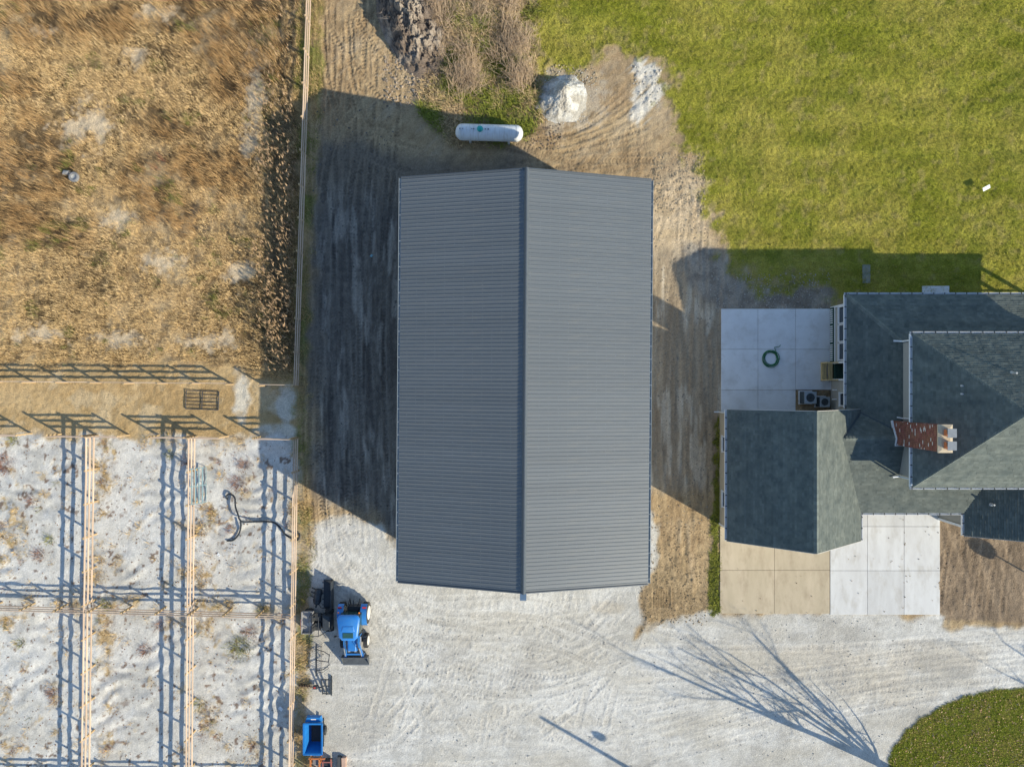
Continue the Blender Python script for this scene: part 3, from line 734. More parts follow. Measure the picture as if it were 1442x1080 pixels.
gutter((GW[0], yS, GW[1]), (GW[0], yN, GW[1]), (-1, 0, 0)); gutter((22.72, -8.41, 3.8), (29.40, -8.41, 3.8), (0, -1, 0)); gutter((29.43, -9.89, 3.8), (29.43, -8.5, 3.8), (-1, 0, 0))
gutter((22.69, yS, 3.8), (22.69, -8.56, 3.8), (1, 0, 0))
for ry, p0, pk, p1 in [(yS-.03, GW, GR, GE), (yN+.03, GW, GR, GE), (-9.92, (29.43, 3.8), (33.1, 6.0), (36.77, 3.8))]:
    q = MB(); q.bar((p0[0], ry, p0[1]-.06), (pk[0], ry, pk[1]-.06), .03, .16); q.bar((pk[0], ry, pk[1]-.06), (p1[0], ry, p1[1]-.06), .03, .16); q.build('rake_board', mat('rake_paint', (.5, .47, .42), rough=.6), house)
def pipe(pts, r=.04, name='downspout', m=None):
    q = MB(); q.tube(pts, r, 8); return q.build(name, m or M_WHITE, house, True)
pipe([(24.25, 2.95, 6.75), (24.4, 2.78, 6.6), (24.67, 2.68, 6.35), (24.67, 2.66, 5.12), (24.2, 2.70, 4.95)], .055)
pipe([(24.3, -6.2, 6.75), (24.6, -5.98, 6.5), (24.67, -5.92, 6.3), (24.67, -5.92, 4.72), (24.3, -5.97, 4.68)], .055)
pipe([(24.62, -2.2, 6.7), (24.68, -2.2, 6.5), (24.68, -2.2, 5.12), (24.4, -2.15, 4.98)], .045)
pipe([(14.05, -2.0, 3.7), (14.52, -2.0, 3.4), (14.52, -2.0, .1), (14.2, -2.0, .1)], .045)
pipe([(29.5, -8.55, 3.65), (29.92, -8.35, 3.3), (29.92, -8.35, .15)], .045)
for y in (-.45, -1.1): pipe([(22.5, y, .9), (22.2, y, .9), (22.2, y, .84)], .045, 'vent_pipe')
for c_, d_2 in (((14.59, -9.84, 1.9), (.10, .12, 3.9)), ((29.98, -9.5, 1.85), (.10, .16, 3.7)), ((22.44, 5.32, 1.65), (.10, .12, 3.3))):
    q = MB(); q.box(c_, d_2); q.build('corner_board', M_WHITE, house)
# plumbing vents
for (x, y, z, h_, rv) in [(29.05, .6, 8.73, .42, .06), (26.33, -.135, 8.43, .12, .035), (26.33, -.615, 8.43, .12, .035), (30.68, -7.73, 4.55, .30, .06)]:
    q = MB(); q.tube([(x, y, z-.3), (x, y, z+h_)], rv, 10); q.lathe([(rv*2.2, -.02), (rv*1.3, .1), (rv, .1)], (x, y, z), 'Z', 10); q.build('vent_pipe', mat('vent_grey', (.45, .46, .46), rough=.5), house, True)
# windows
def window(parent, x, y0, y1, z0, z1, m=M_WHITE, mull=0):
    q = MB(); t = .07
    q.bbox(x-.06, x+.03, y0, y0+t, z0, z1); q.bbox(x-.06, x+.03, y1-t, y1, z0, z1); q.bbox(x-.058, x+.03, y0+t, y1-t, z0, z0+t); q.bbox(x-.058, x+.03, y0+t, y1-t, z1-t, z1)
    q.bbox(x-.05, x+.03, y0+t, y1-t, (z0+z1)/2-.03, (z0+z1)/2+.03)
    f = q.build('window', m, parent)
    q = MB(); q.bbox(x-.11, x-.0, y0-.05, y1+.05, z0-.05, z0); q.build('sill', m, f)
    q = MB(); q.bbox(x-.02, x-.005, y0+t, y1-t, z0+t, (z0+z1)/2-.03); q.build('pane', M_GLASS, f)
    q = MB(); q.bbox(x-.02, x-.005, y0+t, y1-t, (z0+z1)/2+.03, z1-t); q.build('pane', M_GLASS, f)
    return f
window(house, 14.6, -4.72, -3.62, .85, 2.3); window(house, 14.6, -8.52, -7.4, .85, 2.3)
window(house, 22.45, -1.55, -.62, 1.45, 2.7)
# glazed porch front: three big panes above a siding band and a green lattice skirt
for (a, c) in [(1.55, 2.80), (2.80, 4.05), (4.05, 5.28)]:
    window(house, 22.45, a+.02, c-.02, 1.30, 3.1)
q = MB(); q.bbox(22.36, 22.44, 1.45, 5.3, 0, .62); lat = q.build('lattice_skirt', M_GREEN, house)
q = MB()
for (a, c) in [(1.6, 2.7), (2.9, 4.0), (4.2, 5.15)]:
    k = a
    while k < c: q.bbox(22.335, 22.358, k, k+.07, .12, .5); k += .15
tag(q.build('lattice', M_WHITE, lat), kind='stuff')
q = MB(); q.bbox(22.40, 22.449, 1.38, 5.33, .63, .70); q.build('trim_board', M_WHITE, house)
for a_2 in ((1.38, 1.50), (.20, .32)):
    q = MB(); q.bbox(22.38, 22.47, *a_2, .0, 3.3); q.build('door_trim', M_WHITE, house)
q = MB(); q.bbox(22.46, 24.19, .33, 1.37, .40, .60); q.build('entry_floor', M_GREEN, house)
q = MB(); q.bbox(24.14, 24.19, .42, 1.28, .61, 2.7); dr = q.build('door', mat('door_paint', (.5, .5, .48)), house)
q = MB(); q.tube([(24.1, 1.15, 1.5), (24.1, 1.15, 1.65)], .02); q.build('handle', M_VAL, dr)
for x0 in (15.0, 18.75):
    q = MB()
    for k in range(4):
        for j in range(4): q.bbox(x0+j*.83, x0+j*.83+.79, -9.89, -9.852, .1+k*.56, .1+k*.56+.52)
    q.build('garage_door', M_WHITE, house)
# chimney
ch = MB(); cx0, cx1, cy0, cy1, ct = 24.20, 24.92, -3.87, -2.38, 9.70
ch.bbox(cx0+.012, cx1-.012, cy0+.012, cy1-.012, 3.6, ct-.02); chim = ch.build('chimney', mat('mortar', (.42, .36, .31), rough=.95), house)
q = MB(); bw, bh, jt = .20, .068, .012
rb = random.Random(9)
def brickcol():
    r_ = rb.random()
    if r_ < .055: return (.62, .57, .52)
    k = rb.uniform(.7, 1.25); return (.25*k, .095*k*rb.uniform(.85, 1.2), .065*k)
z = 3.9; row = 0
while z < ct-.05:
    off = (row % 2)*.106
    for (fa, lo, hi, fix_) in (('W', cy0, cy1, cx0), ('E', cy0, cy1, cx1), ('S', cx0, cx1, cy0), ('N', cx0, cx1, cy1)):
        t = lo-off
        while t < hi:
            a, c = max(t, lo), min(t+bw, hi)
            if c-a > .03:
                j_ = rb.uniform(.0, .008)
                col_ = brickcol(); q.cur = col_
                if fa in 'WE': q.bbox(fix_-.005-j_, fix_+.005+j_, a, c, z, z+bh)
                else: q.bbox(a, c, fix_-.005-j_, fix_+.005+j_, z, z+bh)
            t += bw+jt
    z += bh+jt; row += 1
q.cur = None
tag(q.build('brick', mat('brick_red', (1, 1, 1), (.8, .8, .8), scale=14, rough=.92, attr='Col'), chim, fix=False), kind='stuff')
q = MB(); q.layers([([(cx0-.06, cy0-.06), (cx1+.06, cy0-.06), (cx1+.06, cy1+.06), (cx0-.06, cy1+.06)], ct-.02), ([(cx0-.06, cy0-.06), (cx1+.06, cy0-.06), (cx1+.06, cy1+.06), (cx0-.06, cy1+.06)], ct+.05), ([(cx0+.12, cy0+.12), (cx1-.12, cy0+.12), (cx1-.12, cy1-.12), (cx0+.12, cy1-.12)], ct+.11)]); q.build('crown', mat('crown_mortar', (.52, .43, .30), (.42, .34, .24), scale=8, rough=.95), chim)
for yc in (cy0+.38, cy1-.40):
    q = MB(); q.bbox(cx0+.24, cx0+.60, yc-.18, yc+.18, ct+.06, ct+.38); q.build('flue', mat('clay_flue', (.50, .16, .06), (.4, .12, .05), rough=.85), chim)
    q = MB(); q.bbox(cx0+.17, cx0+.67, yc-.25, yc+.25, ct+.56, ct+.60)
    for a, c in ((cx0+.21, yc-.2), (cx0+.63, yc-.2), (cx0+.21, yc+.2), (cx0+.63, yc+.2)): q.bbox(a-.012, a+.012, c-.012, c+.012, ct+.36, ct+.57)
    q.build('flue_cap', mat('zinc', (.22, .235, .25), (.17, .185, .2), rough=.6), chim)
q = MB(); q.bar((cx0-.05, cy1+.02, 4.86), (cx0-.05, cy1-.42, 5.02), .10, .14); q.bar((cx0-.05, cy1-.42, 5.05), (cx0-.05, -3.46, 5.40), .05, .12); q.bar((cx0-.05, -3.46, 5.40), (cx0-.05, cy0-.02, 5.26), .05, .12); q.bar((cx0-.05, cy0-.05, 5.22), (cx1-.1, cy0-.05, 5.22), .05, .10); q.build('flashing', M_WHITE, chim)

# ------------------------------------------------------------------ things round the house
def ac_unit(u, v, s_, h_, label):
    x, y = at(u, v, h_); t = thing('ac_unit', label, 'air conditioner', (x, y, 0), group='outdoor AC units')
    M_AC = mat('ac_case', (.055, .075, .085), (.045, .06, .07), rough=.5); M_ACT = mat('ac_top', (.34, .38, .40), (.29, .33, .35), rough=.45, metal=.3)
    q = MB(); a = s_/2
    q.prism([(-a, -a), (a, -a), (a, a), (-a, a)], .06, h_-.05); bevel(q.build('case', M_AC, t), .04)
    q = MB()
    for k in range(7):
        z = .16+k*(h_-.28)/6
        q.bbox(-a-.012, a+.012, -a-.012, a+.012, z, z+.03)
    q.build('louvre', mat('ac_louvre', (.09, .11, .12), rough=.5), t)
    q = MB(); n = 24
    out = []; inn = []
    for k in range(n):
        an = 2*math.pi*k/n+math.pi/4; c, s2 = math.cos(an), math.sin(an); f = (a+.015)/max(abs(c), abs(s2)); out.append((c*f, s2*f)); inn.append((c*a*.76, s2*a*.76))
    vs = [(x_, y_, h_-.05) for x_, y_ in out]+[(x_, y_, h_) for x_, y_ in out]+[(x_, y_, h_) for x_, y_ in inn]+[(x_, y_, h_-.05) for x_, y_ in inn]
    fs = []
    for k in range(n):
        k2 = (k+1) % n; fs += [(k, k2, n+k2, n+k), (n+k, n+k2, 2*n+k2, 2*n+k), (2*n+k, 2*n+k2, 3*n+k2, 3*n+k), (k2, k, 3*n+k, 3*n+k2)]
    q.add(vs, fs); q.build('top', M_ACT, t)
    q = MB()
    for rr_ in (.2, .34, .5, .66): q.tube([(math.cos(an)*a*rr_*1.1, math.sin(an)*a*rr_*1.1, h_-.004) for an in np.linspace(0, 2*math.pi, 25)], .005, 4, False)
    for k in range(8):
        an = k*math.pi/4; q.tube([(0, 0, h_-.003), (math.cos(an)*a*.77, math.sin(an)*a*.77, h_-.003)], .005, 4)
    q.build('guard', M_VAL, t)
    q = MB(); q.lathe([(0, h_-.03), (a*.17, h_-.03), (a*.17, h_-.10), (0, h_-.10)], (0, 0, 0), 'Z', 12)
    for k in range(3):
        an = k*2.094+.5; M = Matrix.Rotation(an, 4, 'Z') @ Matrix.Rotation(R(22), 4, 'X')
        q.box(Vector((math.cos(an)*a*.44, math.sin(an)*a*.44, h_-.10)), (a*.55, a*.36, .012), M=M)
    q.build('fan', mat('fan_black', (.025, .03, .035), rough=.5), t)
    q = MB(); q.bbox(-a-.08, a+.08, -a-.08, a+.08, -.05, .06); q.build('pad', M_CONC, t)
ac_unit(1141.5, 560, .80, .95, 'larger grey air conditioner unit, the one nearer the patio, beside the house')
ac_unit(1161.8, 566, .66, .85, 'smaller grey air conditioner unit between the larger one and the house wall')
t = thing('wooden_steps', 'new yellowish wooden steps with handrails at the back door of the house', 'steps', (22.35, .84, 0))
MW = mat('new_lumber', (.56, .42, .20), (.46, .34, .16), scale=6, rough=.8, stretch=(1, 6, 1))
for k, (x0, x1, z) in enumerate([(-.62, -.30, .26), (-.30, .02, .46)]):
    for j in range(2):
        q = MB(); q.bbox(x0+j*.16+.005, x0+j*.16+.152, -.58, .58, z-.04, z); q.build('tread', MW, t)
for s_ in (-1, 1):
    q = MB(); q.prism([(-.62, 0)]*0 or [(-.6, s_*.55-.02), (.05, s_*.55-.02), (.05, s_*.55+.02), (-.6, s_*.55+.02)], 0, .22); q.build('stringer', MW, t)
    q = MB(); q.bbox(-.66, -.57, s_*.6-.045, s_*.6+.045, 0, 1.1); q.build('post', MW, t)
    q = MB(); q.bar((-.64, s_*.6, 1.06), (.42, s_*.6, 1.42), .09, .05); q.build('handrail', MW, t)
q = MB(); q.bbox(-.64, -.58, -.56, .56, .02, .22); q.build('riser', MW, t)
# garden hose coiled on the patio
x, y = at(1085, 505, .1); q = MB(); pts = []
for k in range(6*28):
    an = 2*math.pi*k/28; r_ = .42+.035*(k//28)+.03*math.sin(an*1.3+k//28); pts.append((x+math.cos(an)*r_+.02*math.sin(k*.05), y+math.sin(an)*r_, .085+.022*((k//28) % 3)))
e = pts[-1]; pts += [(x+.35, y+.62, .09), (x+.28, y+.8, .085), (x+.6, y+.84, .085), (x+.72, y+.96, .085)]
ORGH = Vector((x, y, .06)); q.v = []; q.tube(pts, .020, 6)
o = MB(); o.tube([Vector(p)-ORGH for p in pts], .022, 6); ho = o.build('garden_hose', mat('hose_green', (.03, .16, .06), (.02, .12, .04), rough=.45), None, True); ho.location = ORGH
tag(ho, 'green garden hose coiled in a ring on the concrete patio', 'hose')
# small pads in the grass behind the house
def pad(u0, u1, v0, v1, label, m):
    x0, y0 = at(u0, v1); x1, y1 = at(u1, v0); q = MB(); q.bbox(-(x1-x0)/2, (x1-x0)/2, -(y1-y0)/2, (y1-y0)/2, -.05, .07)
    o = bevel(q.build('concrete_pad', m), .01, 1); o.location = ((x0+x1)/2, (y0+y1)/2, 0); tag(o, label, 'pad')
pad(1298, 1336, 403, 420, 'grey concrete pad half hidden under the north eave of the house', M_CONC)
pad(1214, 1225, 373, 399, 'narrow pale concrete strip set in the shaded grass north of the house', mat('old_concrete', (.26, .26, .22), (.13, .14, .08), scale=3, rough=.95))

# ------------------------------------------------------------------ board fences
M_RAIL = mat('fence_board', (.60, .45, .33), (.49, .36, .26), scale=5, rough=.85, stretch=(.6, 6, 6), objvar=.18, bump=.2, bscale=20)
M_POST = mat('fence_post', (.48, .34, .19), (.38, .26, .13), scale=7, rough=.85, objvar=.12, bump=.2, bscale=20)
RAILC = {}
def rail_mesh(L):
    k = round(L, 2)
    if k not in RAILC:
        q = MB(); q.box((0, 0, 0), (k-.008, .04, .155)); RAILC[k] = q.mesh('rail', M_RAIL)
    return RAILC[k]
POSTC = {}
def post_mesh(h_):
    if h_ not in POSTC:
        q = MB(); q.layers([([(-.06, -.05), (.06, -.05), (.06, .05), (-.06, .05)], -.1), ([(-.06, -.05), (.06, -.05), (.06, .05), (-.06, .05)], h_-.02), ([(-.045, -.035), (.045, -.035), (.045, .035), (-.045, .035)], h_)]); POSTC[h_] = q.mesh('post', M_POST)
    return POSTC[h_]
fr = random.Random(21)
def fence(p, q_, label, heights, ph, bay=2.34, skip=(), side=1, n=None, group='board fences'):
    p, q_ = Vector((*p, 0)), Vector((*q_, 0)); d = q_-p; L = d.length; n = n or max(1, round(L/bay)); s = L/n
    t = thing('board_fence', label, 'fence', p, math.atan2(d.y, d.x), group)
    used = set()
    for i in range(n):
        if i in skip: continue
        used |= {i, i+1}
        for h_ in heights:
            inst('rail', rail_mesh(s), t, ((i+.5)*s, side*.071, h_+fr.uniform(-.02, .02)), (fr.uniform(-.05, .05), fr.uniform(-.012, .012), fr.uniform(-.006, .006)))
    for i in used: inst('post', post_mesh(ph), t, (i*s, 0, 0), (fr.uniform(-.02, .02), fr.uniform(-.02, .02), fr.uniform(-.1, .1)))
    return t
H1, H2 = (.39, .85, 1.27), (.62, 1.08, 1.50)
fence(at(420.5, 543), (-14.05, 29.8), 'long board fence between the dry grass field and the dirt track west of the barn', H1, 1.42, side=-1)
fence(at(328, 541.3), at(-44, 538), 'low board fence along the southern edge of the dry grass field', H1, 1.42, side=-1, n=8)
fence(at(420.5, 543.6), at(374, 543), 'single bay of board fence at the shaded corner of the dry field', H1, 1.42, side=-1, n=1)
fence(at(182, 612.5), at(86, 611.2), 'two-bay board fence along the alley at the head of the left pens', H2, 1.62, side=1, n=2)
fence(at(321, 614), at(224, 612.8), 'two-bay board fence along the alley at the head of the middle pens', H2, 1.62, side=1, n=2)
fence(at(418, 615.5), at(367, 614.7), 'one-bay board fence closing the shaded corner of the pens beside the alley', H2, 1.62, side=1, n=1)
fence(at(44, 610.5), at(-50, 609), 'board fence along the alley at the left edge of the pens', H2, 1.62, side=1, n=2)
fence(at(421.5, 616.5), (-15.35, -29.0), 'long board fence between the pens and the gravel yard', H2, 1.62, side=1)
fence(at(138.2, 613.5), (-29.5, -29.0), 'pink-tan board fence dividing the pens, the one farther left', H2, 1.62, side=1)
fence(at(278, 615), (-22.35, -29.0), 'pink-tan board fence dividing the pens, with a steel gate leaning on it', H2, 1.62, side=1)
fence((-38.2, -15.32), (-15.15, -15.98), 'board fence crossing all the pens from left to right', H2, 1.62, side=-1)
fence((-38.2, -27.65), (-15.25, -28.2), 'board fence at the bottom of the pens, just below the picture edge', H2, 1.62, side=-1)

def tube_gate(name, label, loc, rot, L=2.3, W=1.28, m=None, br=.022):
    t = thing(name, label, 'gate', loc); t.rotation_euler = rot
    q = MB(); r_ = .028
    c = .1
    q.tube([(-L/2, -W/2, 0), (L/2, -W/2, 0)], r_); q.tube([(-L/2, W/2, 0), (L/2, W/2, 0)], r_); q.tube([(-L/2, -W/2, 0), (-L/2, W/2, 0)], r_); q.tube([(L/2, -W/2, 0), (L/2, W/2, 0)], r_)
    q.build('frame', m, t, True)
    for k in range(1, 5):
        q = MB(); y_ = -W/2+W*k/5; q.tube([(-L/2, y_, 0), (L/2, y_, 0)], br, 8); q.build('bar', m, t, True)
    q = MB(); q.bar((0, -W/2, .03), (0, W/2, .03), .05, .03); q.build('brace', m, t)
    return t
M_GATE = mat('gate_dark', (.045, .055, .065), (.035, .04, .05), rough=.5)
M_GATEB = mat('gate_galv', (.20, .30, .33), (.15, .24, .27), rough=.5)
x, y = at(285, 563.5, .08); tube_gate('tube_gate', 'dark steel tube gate lying flat on the tan alley dirt', (x, y, .10), (0, 0, R(-2)), m=M_GATE)
t = tube_gate('tube_gate', 'blue-grey steel gate leaning against the pen fence', (-21.85, -7.1, .72), (0, 0, 0), L=2.45, W=1.45, m=M_GATEB, br=.045)
t.rotation_euler = Matrix(((0, -.55, .835), (1, 0, 0), (0, .835, .55))).to_euler() if False else (Matrix.Rotation(R(62), 3, 'Y') @ Matrix.Rotation(R(90), 3, 'Z')).to_euler()
# black drain pipe in the pen
def zt(u, v, h_): x, y = at(220+u/6, 600+v/6, h_); return (x, y, h_)
P1 = [zt(604, 622, .10), zt(590, 596, .15), zt(606, 576, .25), zt(638, 584, .35), zt(657, 615, .45), zt(664, 680, .5), zt(690, 745, .5), zt(718, 790, .3), zt(760, 803, .16), zt(850, 806, .12), zt(930, 805, .12), zt(1000, 816, .2), zt(1050, 862, .25), zt(1085, 912, .2), zt(1140, 946, .12), zt(1190, 962, .10), zt(1212, 930, .10), zt(1205, 890, .10)]
P2 = [zt(598, 968, .10), zt(650, 962, .10), zt(695, 915, .12), zt(716, 850, .2), zt(712, 795, .3)]
def sm3(P):
    a = spline([p[:2] for p in P], .08); n = len(a); z = np.interp(np.linspace(0, len(P)-1, n), range(len(P)), [p[2] for p in P]); return [(a[i, 0], a[i, 1], z[i]) for i in range(n)]
t = thing('drain_pipe', 'black corrugated drain pipe snaking over the white ground of the pen', 'pipe', (P1[7][0], P1[7][1], 0), world=True)
MB_ = mat('pipe_black', (.022, .026, .032), (.016, .02, .025), rough=.5)
for P in (P1, P2):
    q = MB(); pp = sm3(P); q.tube(pp, [.056+.008*(i % 2) for i in range(len(pp))], 8); q.build('section', MB_, t, False)

# ------------------------------------------------------------------ propane tank
xa, ya = at(689, 187, 1.0)
t = thing('propane_tank', 'long white propane tank with a turquoise dome lid on the grass north of the barn', 'tank', (xa, ya, 0), R(-1.5))
M_TANK = mat('tank_white', (.66, .67, .67), (.56, .57, .58), scale=2.2, rough=.4, bump=.05, stain=(2.0, .7, (4, .6, .6), (.36, .32, .27)))
r_, Lh = .555, 2.34; prof = []
for k in range(9): a = k/8*math.pi/2; prof.append((r_*math.sin(a), -Lh+r_*.85*(1-math.cos(a))))
prof += [(r_, 0)] + [(p[0], -p[1]) for p in prof[::-1]]
q = MB(); q.lathe(prof, (0, 0, .95), 'X', 32); tk = q.build('shell', M_TANK, t, True)
for s_ in (-1, 1):
    q = MB(); q.tube([(s_*(Lh-.47), math.cos(a)*(r_+.003), .95+math.sin(a)*(r_+.003)) for a in np.linspace(0, 2*math.pi, 33)], .008, 5, False); q.build('weld_seam', mat('tank_seam', (.5, .5, .5)), tk, True)
q = MB(); q.lathe([(0, .20), (.10, .19), (.19, .12), (.215, .0), (.215, -.06)], (-.62, .06, 1.49), 'Z', 18); q.build('dome_lid', mat('turquoise', (.02, .36, .33), (.015, .30, .28), rough=.4), t, True)
for x_, rr_ in ((-1.05, .05), (-1.18, .035), (-.25, .05), (-.05, .06), (-1.8, .04), (-2.0, .04)): 
    q = MB(); q.tube([(x_, .05, 1.45), (x_, .05, 1.53)], rr_, 8); q.build('fitting', mat('fitting_grey', (.22, .24, .26), rough=.5), t, True)
q = MB(); q.tube([(-.75, math.cos(a)*(r_+.006), .95+math.sin(a)*(r_+.006)) for a in np.linspace(-.3, 1.35, 14)], .008, 5); q.build('gauge_line', M_GATE, t)
for x_ in (-1.35, 1.35):
    q = MB(); q.extr([(-.45, 0), (.45, 0), (.35, .5), (.2, .44), (0, .41), (-.2, .44), (-.35, .5)], 'X', x_-.08, x_+.08); q.build('leg', M_CONC, t)

# ------------------------------------------------------------------ piles
def mound(name, label, cat, cx, cy, rx, ry, hgt, m, colf, seed, rot=0, n=170, chunk=.12, plateau=.0, rad=None):
    rg = np.linspace(0, 1.12, 80); th = np.linspace(0, 2*math.pi, n, endpoint=False)
    Rg, Th = np.meshgrid(rg, th, indexing='ij')
    wob = 1+(.24 if plateau < .1 else .15)*(fbm(np.cos(Th)*1.2+5, np.sin(Th)*1.2+5, 1.0, 4, seed)-.5)*2
    lx = Rg*np.cos(Th)*rx*wob; ly = Rg*np.sin(Th)*ry*wob
    x = math.cos(rot)*lx-math.sin(rot)*ly; y = math.sin(rot)*lx+math.cos(rot)*ly
    prof_ = np.clip(1-np.clip(Rg-plateau, 0, 9)/(1-plateau), 0, 1); prof_ = prof_**(1.25 if plateau < .1 else 1.05)
    z = hgt*prof_*(.75+.5*fbm(x, y, .7, 3, seed+1)) + chunk*(fbm(x, y, 2.2 if hgt > 1.8 else 3.4, 5, seed+2, .72)-.5)*2*np.clip(prof_*4, 0, 1) - .12*(Rg > 1.02) - .03
    V_ = np.stack([x, y, z], -1).reshape(-1, 3); nr = len(rg); F_ = []
    i = np.arange(nr-1)[:, None]; k = np.arange(n)[None, :]; k2 = (k+1) % n
    F_ = np.stack([i*n+k, i*n+k2, (i+1)*n+k2, (i+1)*n+k], -1)[:, :, ::-1].reshape(-1, 4)
    cv_ = colf(V_); o = tri_mesh(name, V_, F_, np.concatenate([cv_, np.full((len(cv_), 1), .8)], 1), m, label, cat, kind=None); o.location = (cx, cy, 0)
    o.data.polygons.foreach_set('use_smooth', np.ones(len(o.data.polygons), bool)); return o
def c_lime(V_):
    k = fbm(V_[:, 0], V_[:, 1], 2.0, 4, 101); return cmix(C(.58, .555, .50), C(.38, .35, .30), sstep(.40, .62, k))
def c_rub(V_):
    k = fbm(V_[:, 0], V_[:, 1], 1.4, 5, 102); return cmix(C(.34, .28, .22), C(.18, .14, .11), sstep(.35, .65, k))
x, y = at(794, 134, .4); mound('gravel_pile', 'white pile of crushed stone on the edge of the lawn', 'pile', x, y, 1.95, 1.7, 1.7, M_SOIL, c_lime, 3, R(25), chunk=.17, plateau=.05)
x, y = at(582, 30, .4); mound('dirt_mound', 'grey-brown heap of broken earth and roots at the top edge of the picture', 'mound', x, y, 2.4, 4.1, 1.9, M_SOIL, c_rub, 8, R(22), chunk=.8, plateau=.25)
x, y = at(668, 25, .3); mound('weedy_mound', 'low earth bank under dead brush at the top edge, right of the broken earth heap', 'mound', x, y, 3.0, 3.6, .9, M_SOIL, lambda V_: cmix(C(.26, .19, .11), C(.17, .15, .06), sstep(.4, .6, fbm(V_[:, 0], V_[:, 1], 1.5, 4, 103))), 14, R(5), chunk=.15, plateau=.3)
# ------------------------------------------------------------------ vegetation helpers
M_BLADE = mat('blades', (1.1, 1.1, 1.1), (.9, .9, .9), scale=2, rough=.9, spec=.04, attr='Col')
def blades(name, px2, h_, wd_, cols, lean, label=None, cat=None, parent=None, leandir=None, z0=None, bend=True, kind='stuff'):
    n = len(px2); az = RNG.random(n)*2*math.pi; la = az+math.pi/2*RNG.choice([-1, 1], n) if leandir is None else leandir+RNG.normal(0, .5, n)
    sx, sy_ = np.cos(az)*wd_/2, np.sin(az)*wd_/2; le = lean*h_*(.4+RNG.random(n)*1.1)
    z = ground_z(px2[:, 0], px2[:, 1]) if z0 is None else z0
    bx, by = px2[:, 0], px2[:, 1]
    mx, my = bx+np.cos(la)*le*.35, by+np.sin(la)*le*.35
    V_ = np.empty((n, 5, 3), np.float32)
    V_[:, 0] = np.stack([bx-sx, by-sy_, z-.02], 1); V_[:, 1] = np.stack([bx+sx, by+sy_, z-.02], 1)
    V_[:, 2] = np.stack([mx+sx*.8, my+sy_*.8, z+h_*.6], 1); V_[:, 3] = np.stack([mx-sx*.8, my-sy_*.8, z+h_*.6], 1)
    V_[:, 4] = np.stack([bx+np.cos(la)*le, by+np.sin(la)*le, z+h_], 1)
    i = np.arange(n)[:, None]*5
    F_ = np.concatenate([i+np.array([[0, 1, 2]]), i+np.array([[0, 2, 3]]), i+np.array([[3, 2, 4]])], 0)
    cv = np.repeat(cols[:, None, :], 5, 1); cv[:, 4] *= 1.12
    return tri_mesh(name, V_.reshape(-1, 3), F_, cv.reshape(-1, 3), M_BLADE, label, cat, kind, parent)
def scatter(n, x0, x1, y0, y1, keep):
    p = np.stack([RNG.uniform(x0, x1, n), RNG.uniform(y0, y1, n)], 1).astype(np.float32); k = keep(p[:, 0], p[:, 1])
    return p[RNG.random(n) < k]
def mlook(M_):
    def f(x, y):
        i = np.clip(np.rint((x-xs[0])/STEP).astype(int), 0, len(xs)-1); j = np.clip(np.rint((y-ys[0])/STEP).astype(int), 0, len(ys)-1); return M_[j, i]
    return f
outside = lambda x, y: (mlook(slab)(x, y) < -.02)
# lawn blades
p = scatter(230000, -1, 40, 4, 29.5, lambda x, y: mlook(mL)(x, y)*outside(x, y)*(.35+.8*fbm(x, y, 2.5, 3, 55)))
k = lawn_col(p[:, 0], p[:, 1])*(RNG.uniform(.72, 1.4, (len(p), 1)))
k = np.where(RNG.random((len(p), 1)) < .10, np.array([[.36, .28, .11]]), k)
blades('grass', p, RNG.uniform(.05, .11, len(p)), RNG.uniform(.018, .035, len(p)), k.astype(np.float32), .8, 'short yellow-green mown grass of the big lawn', 'grass')
p = scatter(70000, 24, 40, -29.5, -19, lambda x, y: mlook(mI)(x, y))
k = cmix(C(.29, .34, .03), C(.42, .40, .065), RNG.random(len(p)).astype(np.float32))*RNG.uniform(.7, 1.35, (len(p), 1))
blades('grass', p, RNG.uniform(.05, .10, len(p)), RNG.uniform(.018, .035, len(p)), k.astype(np.float32), .8, 'green grass of the rounded lawn corner at lower right', 'grass')
p = scatter(3500, 24, 40, -29.5, -19, lambda x, y: (mlook(mI)(x, y) > .4)*.8)
k = cmix(C(.46, .26, .15), C(.55, .40, .24), RNG.random(len(p)).astype(np.float32))
blades('fallen_leaf', p, RNG.uniform(.03, .05, len(p)), RNG.uniform(.05, .09, len(p)), k.astype(np.float32), 2.0, 'brown fallen leaves strewn over the lawn corner', 'leaves', z0=ground_z(p[:, 0], p[:, 1])+.06)
p = scatter(900, 15, 30.2, -16.4, -9.0, lambda x, y: (mlook(poly_sd(Z_DRIVE, X, Y))(x, y) > 0)*np.maximum(.05, sstep(.35, .0, np.minimum(np.abs(x-gx(1272.5)), np.abs(x-gx(1323))))*.8))
blades('driveway_leaf', p, RNG.uniform(.02, .04, len(p)), RNG.uniform(.05, .09, len(p)), (C(.26, .18, .10)*RNG.uniform(.6, 1.3, (len(p), 1))).astype(np.float32), 2.0, 'few brown leaves and crumbs of soil on the concrete driveway', 'leaves', z0=np.full(len(p), .09))
